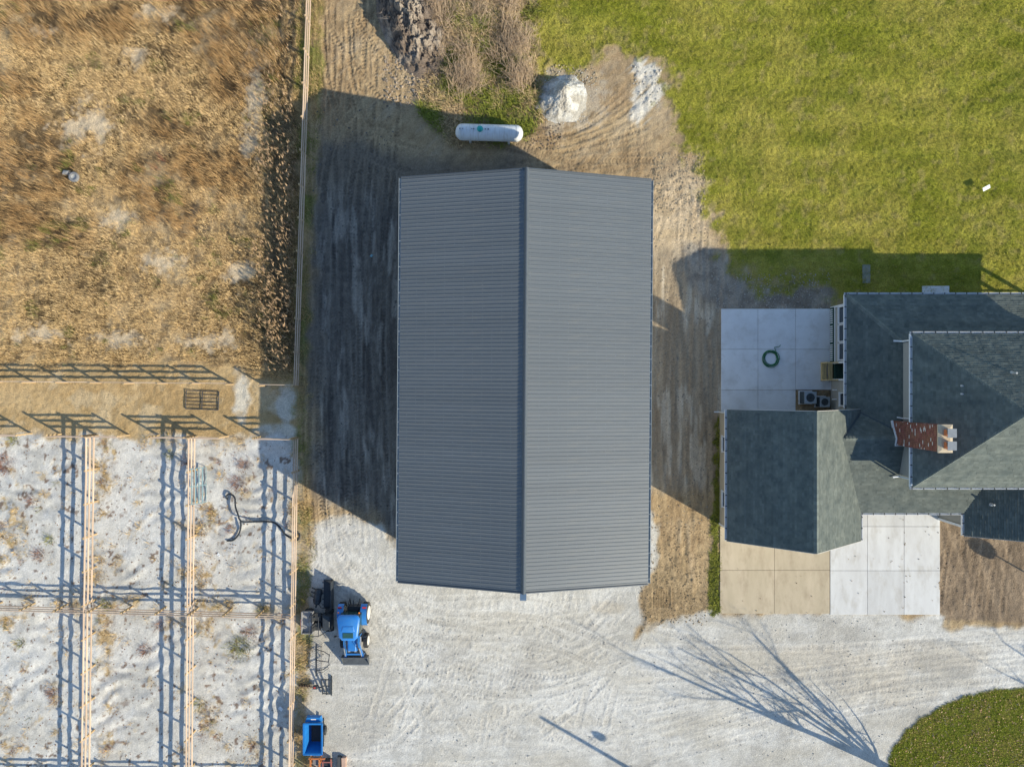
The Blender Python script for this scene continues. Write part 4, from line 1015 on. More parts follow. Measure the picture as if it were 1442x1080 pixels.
# dry field
def dens(x, y): return (1-.5*tall_at(x, y))*mlook(mY)(x, y)*(1-.95*np.clip(mlook(bare)(x, y), 0, 1))*(.25+1.1*sstep(.35, .65, fbm(x, y, .9, 4, 120)))
cc = scatter(27000, -38.4, -14.9, .3, 29.4, dens); nb_ = 12
sel = np.repeat(np.arange(len(cc)), nb_); rad = RNG.normal(0, .14, (len(sel), 2)).astype(np.float32); p = (cc[sel]+rad).astype(np.float32)
ctone = RNG.random(len(cc)).astype(np.float32)[sel]
tall = tall_at(p[:, 0], p[:, 1])
k = cmix(C(.82, .60, .325), C(.62, .42, .19), ctone)
k = cmix(k, C(.36, .205, .085), np.clip(tall*(.35+.65*ctone), 0, 1))
k = np.where((ctone < .17)[:, None], np.array([[.13, .085, .045]]), k)  # dark clumps stand in for shadow streaks among the straw
k = np.where(((fbm(p[:, 0], p[:, 1], .8, 4, 123) > .66) & (ctone > .6))[:, None], np.array([[.17, .175, .045]]), k)
k = np.where((np.hypot(p[:, 0]+24.8, p[:, 1]-15.5) < .7)[:, None] & (ctone > .5)[:, None], np.array([[.26, .11, .07]]), k)
hh = (RNG.uniform(.12, .30, len(p))*(1+1.3*tall)*(.7+.6*RNG.random(len(cc))[sel])).astype(np.float32)
ld = np.arctan2(rad[:, 1], rad[:, 0])
dom = 2.55+1.2*(fbm(p[:, 0], p[:, 1], .3, 3, 126)-.5)
ld = np.where(RNG.random(len(p)) < .45*(1-tall), ld, dom)
blades('dry_grass', p, hh, RNG.uniform(.010, .022, len(p)), (k*RNG.uniform(.7, 1.3, (len(p), 1))).astype(np.float32), .85*(1-.35*tall), 'dense straw-coloured dry grass covering the upper left field', 'dry grass', leandir=ld)
# reeds beside the fence
p = scatter(3400, -17.6, -14.9, .6, 29.5, lambda x, y: (.18+.55*sstep(.4, .6, fbm(x, y, .8, 3, 124)))*sstep(-17.9, -16.6, x+(fbm(x, y, .5, 3, 125)-.5)*2)*(1-.75*sstep(17, 21, y)))
hr_ = RNG.uniform(.7, 1.7, len(p)).astype(np.float32); reed_lean = math.pi*.62
blades('reed', p, hr_, np.full(len(p), .03), (cmix(C(.20, .15, .08), C(.28, .2, .1), RNG.random(len(p)).astype(np.float32))).astype(np.float32), .25, 'dead brown reeds with pale plumes along the field side of the fence', 'reeds', leandir=reed_lean)
la = reed_lean+RNG.normal(0, .5, len(p)); tips = p+np.stack([np.cos(la), np.sin(la)], 1)*(.22*hr_)[:, None]
sel = np.repeat(np.arange(len(p)), 3)
blades('reed_plume', tips[sel]+RNG.normal(0, .03, (len(sel), 2)), RNG.uniform(.10, .22, len(sel)), RNG.uniform(.025, .055, len(sel)), (C(.40, .27, .16)*RNG.uniform(.75, 1.25, (len(sel), 1))).astype(np.float32), .9, 'tan feathery reed plumes along the field side of the fence', 'reeds', leandir=reed_lean, z0=ground_z(p[:, 0], p[:, 1])[sel]+hr_[sel]*.92)
# weeds in pens, fence margins, alley
def wdens(x, y): return mlook(mP)(x, y)*np.clip(mlook(wd)(x, y)*1.1-.2, 0, 1)*.8+mlook(mP)(x, y)*.004
cc = scatter(9000, -38.4, -14.7, -29.2, -3.4, lambda x, y: wdens(x, y)*.55+.012)
sel = np.repeat(np.arange(len(cc)), 16); rad = RNG.normal(0, .13, (len(sel), 2)).astype(np.float32); p = (cc[sel]+rad).astype(np.float32); ctone = RNG.random(len(cc)).astype(np.float32)[sel]
k = cmix(C(.66, .47, .22), C(.44, .29, .13), ctone); k = np.where((ctone > .88)[:, None], np.array([[.24, .10, .06]]), k); k = np.where((ctone < .08)[:, None], np.array([[.17, .18, .05]]), k)
for (u, v, rt_) in [(5,655,16),(137,655,10),(45,705,7),(62,695,6),(283,745,12),(278,805,16),(135,812,14),(140,788,10),(55,780,9),(70,760,8),(3,755,10),(85,852,9),(42,845,9),(345,655,10),(335,680,12),(312,670,8),(205,915,10),(340,910,18),(355,890,10),(225,880,8),(75,975,9),(280,990,8),(240,640,8),(265,650,9),(150,850,10),(325,852,9),(370,860,8),(30,905,7),(325,745,7),(20,620,8)]:
    n_b = int(rt_*rt_*1.6); x, y = at(u, v); r2 = RNG.normal(0, rt_*.05*.45, (n_b, 2)).astype(np.float32); p = np.vstack([p, r2+np.array([x, y], np.float32)]); rad = np.vstack([rad, r2])
    kk = (C(.62, .43, .19) if (u+v) % 5 else C(.30, .16, .10) if u % 2 else C(.24, .23, .06)); k = np.vstack([k, np.tile(kk, (n_b, 1))])
blades('dry_weed', p, RNG.uniform(.10, .30, len(p)), RNG.uniform(.015, .03, len(p)), (k*RNG.uniform(.75, 1.25, (len(p), 1))).astype(np.float32), .9, 'straw and rust coloured weeds dotted over the white pen ground', 'weeds', leandir=np.arctan2(rad[:, 1], rad[:, 0]))
p = scatter(40000, -15.6, -13.2, -29.5, 29.5, lambda x, y: mlook(mE)(x, y)*(.2+.9*sstep(.4, .6, fbm(x, y, .5, 3, 132))))
k = cmix(C(.48, .34, .16), C(.18, .20, .04), sstep(.4, .6, fbm(p[:, 0], p[:, 1], .35, 3, 133)+.12*sstep(17, 22, p[:, 1])-.15*sstep(-3, -8, p[:, 1])+RNG.normal(0, .08, len(p))))
blades('margin_grass', p, RNG.uniform(.06, .25, len(p)), RNG.uniform(.015, .03, len(p)), k.astype(np.float32), .9, 'narrow strip of straw and green weeds along the foot of the long fence', 'weeds')
p = scatter(7000, 13.4, 14.7, -17, -2, lambda x, y: mlook(mS)(x, y))
k = cmix(C(.30, .29, .05), C(.18, .21, .035), RNG.random(len(p)).astype(np.float32))
blades('edge_grass', p, RNG.uniform(.05, .2, len(p)), RNG.uniform(.02, .04, len(p)), k.astype(np.float32), .9, 'narrow green grass strip along the garage and tan apron', 'grass')
p = scatter(26000, -38, -14.6, -3.6, 2, lambda x, y: mlook(mA)(x, y)*.12*sstep(.5, .65, fbm(x, y, 1.1, 3, 134)))
blades('alley_weed', p, RNG.uniform(.04, .14, len(p)), RNG.uniform(.02, .035, len(p)), (C(.42, .30, .15)*RNG.uniform(.7, 1.3, (len(p), 1))).astype(np.float32), 1.0, 'sparse trampled straw on the tan alley dirt', 'weeds')
# green and brown brush round the tank and bank
def bz(x, y):
    cx, cy = at(668, 25); d2 = np.clip(1-np.hypot((x-cx)/3.0, (y-cy)/3.6), 0, 1); return ground_z(x, y)+.75*np.clip(d2*1.4, 0, 1)
p = scatter(60000, -7.5, 2.5, 16.5, 29.5, lambda x, y: mlook(mW)(x, y)*(.2+.9*sstep(.38, .6, fbm(x, y, 1.0, 4, 140))))
g_ = sstep(.42, .58, fbm(p[:, 0], p[:, 1], .55, 4, 141)+RNG.normal(0, .07, len(p))+.06-.018*(p[:, 1]-21))
k = cmix(C(.50, .36, .20), C(.20, .22, .04), g_)*RNG.uniform(.7, 1.35, (len(p), 1))
blades('brush_weed', p, RNG.uniform(.12, .5, len(p)), RNG.uniform(.02, .045, len(p)), k.astype(np.float32), 1.0, 'tangled green and brown weeds between the earth heap and the tank', 'weeds', z0=bz(p[:, 0], p[:, 1]))
def twigs(name, centres, label, n=60, L=(0.7, 1.5), colr=((.55, .40, .26), (.34, .24, .15))):
    tw = random.Random(len(label)); q = MB()
    for (cx, cy, cz, dirx) in centres:
        for k in range(n):
            a = dirx+tw.gauss(0, .8); e = tw.uniform(.15, 1.1); l_ = tw.uniform(*L); p0 = Vector((cx+tw.gauss(0, .35), cy+tw.gauss(0, .35), cz)); d = Vector((math.cos(a)*math.cos(e), math.sin(a)*math.cos(e), math.sin(e)))
            t_ = tw.random(); q.cur = tuple(colr[0][i]*t_+colr[1][i]*(1-t_) for i in range(3))
            mid = p0+d*l_*.55+Vector((tw.gauss(0, .06), tw.gauss(0, .06), 0)); end = p0+d*l_+Vector((tw.gauss(0, .12), tw.gauss(0, .12), -.12*l_))
            q.tube([p0, mid, end], [.014, .01, .004], 3, False)
            for j in range(3):
                s = p0.lerp(end, tw.uniform(.4, .9)); e2 = s+Vector((tw.gauss(0, .2), tw.gauss(0, .2), tw.uniform(0, .15))); q.tube([s, e2], [.007, .003], 3, False)
    o = q.build(name, mat('twig', (1.1, 1.1, 1.1), (.85, .85, .85), scale=3, rough=.9, attr='Col'), None, fix=False); tag(o, label, 'brush', None, 'stuff')
tc_ = []
tr = random.Random(4)
for k in range(40):
    x, y = at(tr.uniform(615, 745), tr.uniform(-15, 130)); tc_.append((x, y, .25+.5*tr.random(), tr.uniform(.8, 2.4)))
twigs('dead_brush', tc_, 'grey-brown dead brush and fallen stalks covering the bank')
tc_ = [(at(tr.uniform(545, 625), 0)[0], at(0, tr.uniform(-10, 120))[1], tr.uniform(.4, 1.2), tr.uniform(0, 6.28)) for k in range(14)]
twigs('root_debris', tc_, 'broken roots and sticks poking out of the earth heap', 9, (.3, .8), ((.45, .38, .3), (.3, .22, .16)))
# clods and stones on rough dirt
q = MB(); cl = random.Random(12)
def clod(x, y, s, c):
    z = float(ground_z(x, y)); q.cur = c
    vs = [Vector((a, b_, c_)) for a, b_, c_ in [(1, 0, 0), (-1, 0, 0), (0, 1, 0), (0, -1, 0), (0, 0, .8), (0, 0, -.6)]]
    M = Matrix.Rotation(cl.random()*6, 3, 'Z') @ Matrix.Rotation(cl.random()*.8, 3, 'X')
    vs = [M @ (v_*s*cl.uniform(.6, 1.3)) + Vector((x, y, z+s*.2)) for v_ in vs]
    q.add(vs, [(0, 2, 4), (2, 1, 4), (1, 3, 4), (3, 0, 4), (2, 0, 5), (1, 2, 5), (3, 1, 5), (0, 3, 5)])
for (u0, u1, v0, v1, n, s0, s1, c) in [(915, 992, 215, 300, 700, .025, .07, (.36, .285, .19)), (900, 998, 740, 880, 650, .02, .065, (.30, .22, .13)), (740, 790, 175, 212, 120, .03, .09, (.2, .15, .11)), (775, 840, 92, 120, 110, .03, .09, (.35, .28, .18)), (540, 640, 80, 150, 300, .04, .14, (.3, .24, .18)), (440, 560, 150, 740, 500, .03, .08, (.12, .11, .1)), (1000, 1170, 385, 436, 400, .03, .07, (.34, .31, .27)), (1328, 1442, 730, 880, 130, .02, .05, (.27, .2, .14)), (920, 1012, 300, 740, 500, .03, .07, (.25, .22, .18)), (1120, 1170, 549, 580, 120, .03, .06, (.27, .21, .14)), (892, 930, 95, 150, 70, .03, .10, (.52, .47, .39)), (755, 840, 100, 175, 220, .02, .07, (.5, .47, .41)), (0, 418, 620, 1080, 1500, .02, .06, (.20, .12, .07)), (440, 1300, 870, 1080, 500, .03, .06, (.33, .31, .28))]:
    for k in range(n):
        u, v = cl.uniform(u0, u1), cl.uniform(v0, v1); x, y = at(u, v)
        if float(mlook(slab)(np.array([x]), np.array([y]))[0]) > -.05: continue
        t_ = cl.uniform(.75, 1.25); clod(x, y, cl.uniform(s0, s1), tuple(i*t_ for i in c))
q.cur = None
tag(q.build('clod', mat('clod', (1.1, 1.1, 1.1), (.85, .85, .85), scale=8, rough=.95, attr='Col'), None, fix=False), 'loose clods and stones scattered over the dirt and gravel', 'stones', None, 'stuff')

# ------------------------------------------------------------------ trees and poles whose shadows cross the yard
def bare_tree(label, base, stems, seed, r0=.24, group='bare trees beyond the picture edge'):
    tr_ = random.Random(seed); t = thing('bare_tree', label, 'tree', (*base, 0), group=group); M_BARK = mat('bark', (.22, .18, .14), (.15, .12, .09), scale=10, rough=.95)
    q = MB(); q.tube([(0, 0, -.2), (.02, .0, .5), (.05, .02, 1.0)], [r0*1.5, r0*1.15, r0], 10); q.build('trunk', M_BARK, t, True)
    q = MB()
    def grow(p, d, L, r_, dep):
        n = 5 if dep < 2 else 3; pts = [p]; rs = [r_]
        for i in range(n):
            d = (d+Vector((tr_.gauss(0, .09), tr_.gauss(0, .09), tr_.gauss(.03, .05)))).normalized(); p = p+d*(L/n); pts.append(p); rs.append(r_*(1-.75*(i+1)/n))
        q.tube(pts, rs, 6 if dep < 2 else 3, False)
        if dep >= 4 or L < .25: return
        for i in range(1, n+1):
            for rep in range(2 if dep else 1):
                if tr_.random() < .8:
                    side = Vector((tr_.gauss(0, 1), tr_.gauss(0, 1), tr_.gauss(.2, .4))).normalized()
                    nd = (d*.8+side*.65).normalized(); grow(pts[i], nd, L*tr_.uniform(.28, .5)*(1.1-.1*i), max(rs[i]*.65, .006), dep+1)
    for (dx, dy, h_, rs_) in stems:
        d = Vector((dx, dy, h_-.7)); grow(Vector((dx*.05, dy*.05, .7)), d.normalized(), d.length, r0*rs_, 0)
    o = q.build('crown', M_BARK, t, fix=False)
    return t
bare_tree('bare multi-stemmed tree standing at the tip of the lawn island', (26.75, -27.25), [(-.4, -.3, 10.2, .75), (.5, .7, 9.4, .7), (3.1, 2.4, 7.2, .5), (3.6, 1.7, 3.3, .3), (-1.2, -2.0, 9.0, .55), (1.9, 1.9, 8.2, .45), (-.9, .9, 8.6, .4), (1.8, -1.5, 7.5, .4)], 5)
bare_tree('bare tree beyond the right edge whose twigs shade the gravel drive', (46.5, -26.2), [(.3, .2, 7.6, .8), (1.5, -.8, 6.6, .5), (-1.4, 1.0, 6.8, .5)], 9, .2)
t = thing('light_pole', 'wooden light pole south of the yard casting a thin shadow on the gravel', 'pole', (16.8, -32.0, 0))
q = MB(); q.tube([(0, 0, -.2), (0, 0, 9)], [.16, .11], 10); q.build('pole', mat('pole_wood', (.25, .19, .13), rough=.9), t, True)
q = MB(); q.tube([(0, 0, 7.0), (.25, .43, 6.95), (.45, .78, 6.85)], .025, 6); q.build('arm', M_VAL, t)
q = MB(); q.lathe([(0, .22), (.12, .2), (.25, .0), (.27, -.2), (.2, -.25), (0, -.25)], (.45, .78, 6.83), 'Z', 14); q.build('lamp', M_GATE, t, True)
# clipped round tree
t = thing('round_tree', 'small ball-shaped clipped tree beyond the right edge, its round shadow on the dirt', 'tree', (38.05, -14.4, 0))
q = MB(); q.tube([(0, 0, -.1), (0, 0, 2.8)], [.06, .045], 8); q.build('trunk', mat('bark2', (.2, .16, .12), rough=.9), t, True)
q = MB(); lr = random.Random(6)
for k in range(2600):
    d = Vector((lr.gauss(0, 1), lr.gauss(0, 1), lr.gauss(0, 1))).normalized(); p_ = Vector((0, 0, 3.0))+d*(.56*lr.random()**.33); a = Vector((lr.gauss(0, 1), lr.gauss(0, 1), lr.gauss(0, 1))).normalized()*.05; b_ = d.cross(a).normalized()*.035
    q.add([p_-a, p_+b_, p_+a, p_-b_], [(0, 1, 2, 3)])
q.build('crown', mat('leaf_dark', (.05, .08, .03), (.035, .055, .02), rough=.7), t, fix=False)
# ------------------------------------------------------------------ blue tractor with loader (nose to the south = local -y)
M_BLUE = mat('tractor_blue', (.015, .17, .52), (.05, .20, .47), scale=2.5, rough=.4, coat=.2, detail=9)
M_BLK = mat('black_steel', (.022, .026, .032), (.035, .04, .045), scale=9, rough=.55)
M_TYRE = mat('tyre_rubber', (.035, .035, .035), (.06, .055, .05), scale=12, rough=.9)
M_RIM = mat('rim_cream', (.66, .63, .56), (.55, .52, .46), rough=.5)
def wheel(parent, c, r_, wd_, lugs=18, rimm=None, name='wheel', axis='X'):
    tw = bpy.data.objects.new(name, None); COL.objects.link(tw); tw.parent = parent; tw.location = c
    if axis == 'Y': tw.rotation_euler = (0, 0, R(90))
    q = MB(); h2 = wd_/2
    q.lathe([(r_*.55, -h2*.8), (r_*.80, -h2), (r_*.93, -h2*.92), (r_*.96, -h2*.5), (r_*.96, h2*.5), (r_*.93, h2*.92), (r_*.80, h2), (r_*.55, h2*.8), (r_*.55, -h2*.8)], (0, 0, 0), 'X', 28)
    for k in range(lugs):
        a = 2*math.pi*k/lugs
        for s_ in (-1, 1):
            a2 = a+(s_ > 0)*math.pi/lugs; M = Matrix.Rotation(a2, 4, 'X') @ Matrix.Rotation(s_*R(32), 4, 'Z')
            q.box(Matrix.Rotation(a2, 4, 'X') @ Vector((s_*h2*.48, 0, r_*.965)), (h2*1.05, r_*.07, r_*.07), M=Matrix.Rotation(a2, 4, 'X') @ Matrix.Rotation(s_*R(35), 4, 'Z'))
    q.build('tyre', M_TYRE, tw, True)
    q = MB(); q.lathe([(r_*.56, -h2*.82), (r_*.50, -h2*.80), (r_*.46, -h2*.25), (r_*.18, -h2*.15), (r_*.16, -h2*.4), (0, -h2*.4)], (0, 0, 0), 'X', 24)
    q.lathe([(r_*.66, h2*.90), (r_*.62, h2*1.08), (r_*.50, h2*1.02), (r_*.30, h2*.98), (r_*.18, h2*1.15), (0, h2*1.15)], (0, 0, 0), 'X', 24)
    q.build('rim', rimm or M_RIM, tw, True)
    return tw
tx, ty = -10.95, -16.3
t = thing('tractor', 'bright blue tractor with front loader parked near the fence', 'tractor', (tx, ty, 0))
for s_ in (-1, 1):
    wheel(t, (s_*.83, .42, .72), .72, .40, 18); wheel(t, (s_*.80, -1.58, .50), .50, .30, 16)
q = MB(); q.bbox(-.28, .28, -2.0, .75, .45, .85); q.bbox(-.62, .62, .30, .54, .58, .86); q.bbox(-.62, .62, -1.66, -1.50, .40, .56); q.build('chassis', M_BLK, t)
q = MB(); q.layers([([(-.34, -2.05), (.34, -2.05), (.36, -.7), (-.36, -.7)], .8), ([(-.34, -2.05), (.34, -2.05), (.37, -.7), (-.37, -.7)], 1.25), ([(-.26, -1.98), (.26, -1.98), (.32, -.7), (-.32, -.7)], 1.46)]); hd = bevel(q.build('hood', M_BLUE, t, True), .05, 3)
q = MB(); q.bbox(-.27, .27, -2.075, -2.052, .85, 1.22); q.build('grille', M_BLK, hd)
for s_ in (-1, 1):
    q = MB(); q.box((s_*.22, -2.06, 1.30), (.14, .03, .07)); q.build('headlight', mat('lamp_glass', (.75, .75, .72), rough=.2), hd)
q = MB(); q.layers([([(-.62, -.72), (.62, -.72), (.66, .65), (-.66, .65)], .95), ([(-.66, -.75), (.66, -.75), (.70, .68), (-.70, .68)], 1.55), ([(-.60, -.62), (.60, -.62), (.64, .62), (-.64, .62)], 2.38)]); cab = q.build('cab', mat('cab_glass', (.02, .05, .05), rough=.1, spec=.7), t)
for sx in (-1, 1):
    for (ya_, yb_) in ((-.72, -.60), (.66, .62)):
        q = MB(); q.bar((sx*.66, ya_, .95), (sx*.63, yb_, 2.40), .08, .08); q.build('pillar', M_BLK, cab)
def ro(hw_f, hw_r, yf, yr, z, rnd=.22):
    return [(-hw_f+rnd, yf), (hw_f-rnd, yf), (hw_f, yf+rnd), (hw_r, yr-rnd*1.2), (hw_r-rnd*.6, yr-.05), (hw_r-rnd*1.2, yr), (-hw_r+rnd*1.2, yr), (-hw_r+rnd*.6, yr-.05), (-hw_r, yr-rnd*1.2), (-hw_f, yf+rnd)], z
q = MB(); q.layers([ro(.62, .74, -.86, .80, 2.38), ro(.64, .77, -.90, .84, 2.44), ro(.63, .76, -.88, .82, 2.54), ro(.55, .68, -.76, .72, 2.62)]); rf = bevel(q.build('cab_roof', M_BLUE, t, True), .03, 2)
q = MB(); q.layers([([(-.36, -.70), (.36, -.70), (.36, -.32), (-.36, -.32)], 2.60), ([(-.34, -.68), (.34, -.68), (.34, -.34), (-.34, -.34)], 2.645)]); q.build('roof_hatch', mat('hatch_glass', (.03, .09, .08), rough=.15, spec=.7), rf)
q = MB(); q.layers([([(-.48, -.26), (.48, -.26), (.40, .15), (-.40, .15)], 2.60), ([(-.40, -.22), (.40, -.22), (.32, .08), (-.32, .08)], 2.66)]); bevel(q.build('roof_rib', M_BLUE, rf, True), .02)
for s_ in (-1, 1):
    q = MB(); pr = []
    for a in np.linspace(R(10), R(150), 9): pr.append((.42-math.cos(a)*.84, .72+math.sin(a)*.84))
    pr2 = [(y_*1.0, z_-.05) for y_, z_ in pr[::-1]]
    q.extr(pr+pr2, 'X', min(s_*.58, s_*1.0), max(s_*.58, s_*1.0)); fd = q.build('fender', M_BLUE, t, True)
    q = MB(); q.box((s_*.84, .98, 1.42), (.24, .08, .12)); q.build('tail_light', mat('lamp_red', (.55, .03, .02), rough=.3), fd)
    q = MB(); q.box((s_*.70, .92, 2.36), (.09, .09, .07)); q.build('marker_light', mat('lamp_amber', (.8, .22, .02), rough=.3), rf)
    q = MB(); q.bar((s_*.48, -.62, 1.5), (s_*.50, -1.55, 1.55), .10, .16); q.bar((s_*.50, -1.52, 1.57), (s_*.56, -2.55, .62), .10, .16); q.bar((s_*.46, -.95, .8), (s_*.48, -.95, 1.6), .12, .16)
    la_ = q.build('loader_arm', M_BLUE, t)
    q = MB(); q.tube([(s_*.50, -1.15, 1.0), (s_*.53, -2.0, 1.02)], .045, 8); q.tube([(s_*.52, -1.75, 1.55), (s_*.56, -2.5, .95)], .035, 8); q.build('cylinder', mat('chrome_grey', (.45, .46, .47), rough=.3, metal=.6), la_, True)
    q = MB(); q.box((s_*.58, -2.58, .60), (.16, .22, .34)); q.build('knuckle', M_BLUE, la_)
    q = MB(); q.bar((s_*.2, .7, .6), (s_*.36, 1.35, .5), .06, .10); q.bar((s_*.2, .72, 1.0), (s_*.34, 1.1, .95), .05, .06); q.tube([(s_*.34, 1.1, .97), (s_*.36, 1.28, .52)], .03); q.build('hitch_arm', M_BLK, t)
q = MB(); q.bbox(-.35, .35, .68, .98, .6, 1.15); q.tube([(0, .9, 1.05), (0, 1.35, .95)], .04); q.tube([(-.5, .95, 1.2), (-.62, 1.15, 1.5)], .02); q.bbox(.36, .56, .75, .98, .7, 1.2); q.build('rear_linkage', M_BLK, t)
q = MB(); q.bar((-.56, -2.45, .75), (.56, -2.45, .75), .10, .12); q.build('cross_tube', M_BLUE, t)
for s_ in (-1, 1):
    q = MB(); q.tube([(s_*.40, -.9, 1.25), (s_*.42, -1.3, 1.72), (s_*.44, -1.6, 1.70), (s_*.50, -2.3, 1.05)], .018, 6); q.build('hose', M_BLK, t, True)
    q = MB(); q.tube([(s_*.62, -.68, 2.1), (s_*.95, -.80, 2.05)], .015, 6); q.box((s_*1.0, -.80, 1.98), (.16, .05, .28)); q.build('mirror', M_BLK, t)
q = MB(); q.tube([(.42, -.85, 1.3), (.42, -.85, 2.2)], .04); q.build('exhaust', M_BLK, t, True)
q = MB(); pr = [(-2.66, .86), (-2.70, .20), (-3.0, .08), (-3.42, .08), (-3.42, .12), (-3.02, .13), (-2.75, .23), (-2.71, .86)]
q.extr(pr, 'X', -.92, .92)
for s_ in (-.92, .90): q.extr([(-2.70, .84), (-2.72, .2), (-3.0, .1), (-3.40, .1)], 'X', s_, s_+.02)
bk = q.build('bucket', mat('bucket_grey', (.10, .11, .115), (.06, .065, .07), scale=5, rough=.5), t)
q = MB(); q.bbox(-.93, .93, -3.48, -3.40, .075, .10); q.build('cutting_edge', mat('worn_steel', (.33, .34, .34), rough=.35, metal=.5), bk)
# ------------------------------------------------------------------ implements along the fence
M_DK = mat('implement_black', (.028, .034, .042), (.04, .048, .055), scale=7, rough=.5)
x, y = at(461, 838, .5)
t = thing('loader_bucket', 'spare black loader bucket standing on the gravel behind the tractor', 'bucket', (x, y, 0))
q = MB(); pr = [(.33, .06), (.33, .82), (.29, .82), (.27, .25), (.05, .11), (-.36, .11), (-.36, .06)]
q.extr(pr, 'Y', -.97, .97); q.build('shell', M_DK, t)
for s_ in (-.97, .94):
    q = MB(); q.extr([(.30, .10), (.30, .80), (.1, .62), (-.30, .12)], 'Y', s_, s_+.03); q.build('side_plate', M_DK, t)
for k in range(5):
    q = MB(); q.box((-.40, -.78+.39*k, .085), (.14, .09, .04)); q.build('tooth', mat('tooth_steel', (.16, .16, .16), rough=.5), t)
x, y = at(447, 840, .4)
t = thing('post_auger_head', 'black cylindrical auger drive head lying beside the spare bucket', 'machine', (x, y, 0), R(80))
q = MB(); q.lathe([(0, -.55), (.18, -.55), (.26, -.42), (.26, .35), (.20, .5), (0, .5)], (0, 0, .30), 'X', 16); q.build('body', M_DK, t, True)
q = MB(); q.tube([(-.5, 0, .3), (-.8, 0, .3)], .06); q.lathe([(.30, -.30), (.30, -.24)], (0, 0, .3), 'X', 16); q.lathe([(.30, .2), (.30, .26)], (0, 0, .3), 'X', 16); q.build('shaft', M_BLK, t, True)
for k in range(3):
    q = MB(); q.bar((-.1+.28*k, .2, .35), (-.1+.28*k, .55, .12), .09, .05); q.build('bracket', M_DK, t)
q = MB(); q.tube([(-.45, -.15, .4), (-.75, -.35, .3), (-.80, -.7, .08), (-.6, -1.0, .05)], .025, 6); q.build('hydraulic_line', M_BLK, t, True)
# side-by-side utility vehicle, nose to the east (local +x)
x, y = at(446, 876, .8)
t = thing('utility_vehicle', 'black side-by-side utility vehicle with a grey cargo bed next to the tractor', 'utility vehicle', (x+.05, y, 0))
for (wx_2, wy_2) in ((-.72, -.62), (-.72, .62), (.72, -.62), (.72, .62)): wheel(t, (wx_2, wy_2, .30), .30, .24, 14, M_BLK, axis='Y')
q = MB(); q.bbox(-1.0, 1.0, -.48, .48, .30, .50); q.build('chassis', M_BLK, t)
q = MB(); q.bbox(-1.08, -.28, -.72, .72, .66, .70)
for a in ((-1.08, -1.04, -.72, .72), (-.32, -.28, -.72, .72)): q.bbox(*a, .70, .96)
for a in ((-1.08, -.28, -.76, -.72), (-1.08, -.28, .72, .76)): q.bbox(*a, .66, .96)
bd = q.build('cargo_bed', mat('bed_grey', (.33, .32, .31), (.26, .25, .245), scale=5, rough=.6), t)
q = MB(); q.bbox(-1.12, -1.085, -.45, .25, .70, .95); q.build('tailgate_panel', mat('faded_red', (.50, .13, .11), (.55, .3, .27), scale=6, rough=.6), bd)
q = MB(); q.box((-.55, -.15, .74), (.3, .25, .08), R(20)); q.build('tool_box', mat('box_white', (.55, .53, .48), rough=.6), bd)
q = MB(); q.layers([([(.35, -.62), (.98, -.50), (.98, .50), (.35, .62)], .48), ([(.35, -.62), (1.0, -.5), (1.0, .5), (.35, .62)], .78), ([(.38, -.56), (.85, -.42), (.85, .42), (.38, .56)], .95)]); bevel(q.build('hood', M_DK, t, True), .04)
for y_ in (-.34, .34):
    q = MB(); q.bbox(-.22, .22, y_-.27, y_+.27, .55, .70); q.bar((-.20, y_, .68), (-.30, y_, 1.15), .5, .10, up=(1, 0, 0)); bevel(q.build('seat', mat('seat_black', (.04, .042, .045), rough=.7), t), .03)
q = MB(); q.tube([(.30+.10*math.sin(a)*.6, -.34+.17*math.cos(a), 1.0+.15*math.sin(a)) for a in np.linspace(0, 2*math.pi, 17)], .016, 6, False); q.tube([(.55, -.34, .85), (.32, -.34, 1.0)], .02); q.build('steering_wheel', M_BLK, t, True)
q = MB()
for s_ in (-1, 1):
    q.tube([(.62, s_*.66, .75), (.32, s_*.64, 1.72), (-.30, s_*.64, 1.78), (-.40, s_*.68, .7)], .028, 8)
q.tube([(.32, -.64, 1.72), (.32, .64, 1.72)], .028); q.tube([(-.30, -.64, 1.78), (-.30, .64, 1.78)], .028)
q.build('roll_cage', M_BLK, t, True)
# landscape rake
x, y = at(446, 928, .3)
t = thing('landscape_rake', 'dark steel landscape rake with curved tines on the gravel by the fence', 'rake', (x, y, 0))
q = MB(); q.bar((0, -1.12, .42), (0, 1.12, .42), .10, .10); q.build('beam', M_DK, t)
for k in range(17):
    yy = -1.05+k*.131; q = MB(); q.tube([(.03, yy, .45), (.16, yy, .50), (.30, yy, .36), (.34, yy, .16), (.28, yy, .02)], .016, 5); q.build('tine', mat('tine_steel', (.12, .12, .125), (.30, .28, .26), scale=6, rough=.5), t, True)
q = MB(); q.tube([(0, -.75, .45), (.55, -.62, .5), (.92, -.30, .45)], .03, 6); q.tube([(0, .75, .45), (.55, .62, .5), (.92, .35, .45)], .03, 6); q.tube([(.92, -.35, .42), (.95, 0, .8), (.92, .4, .42)], .03, 6); q.tube([(0, 0, .48), (.95, 0, .78)], .03, 6); q.tube([(0, -.9, .42), (.4, -.95, .2), (.8, -.7, .06)], .02, 6); q.build('hitch_frame', M_DK, t, True)
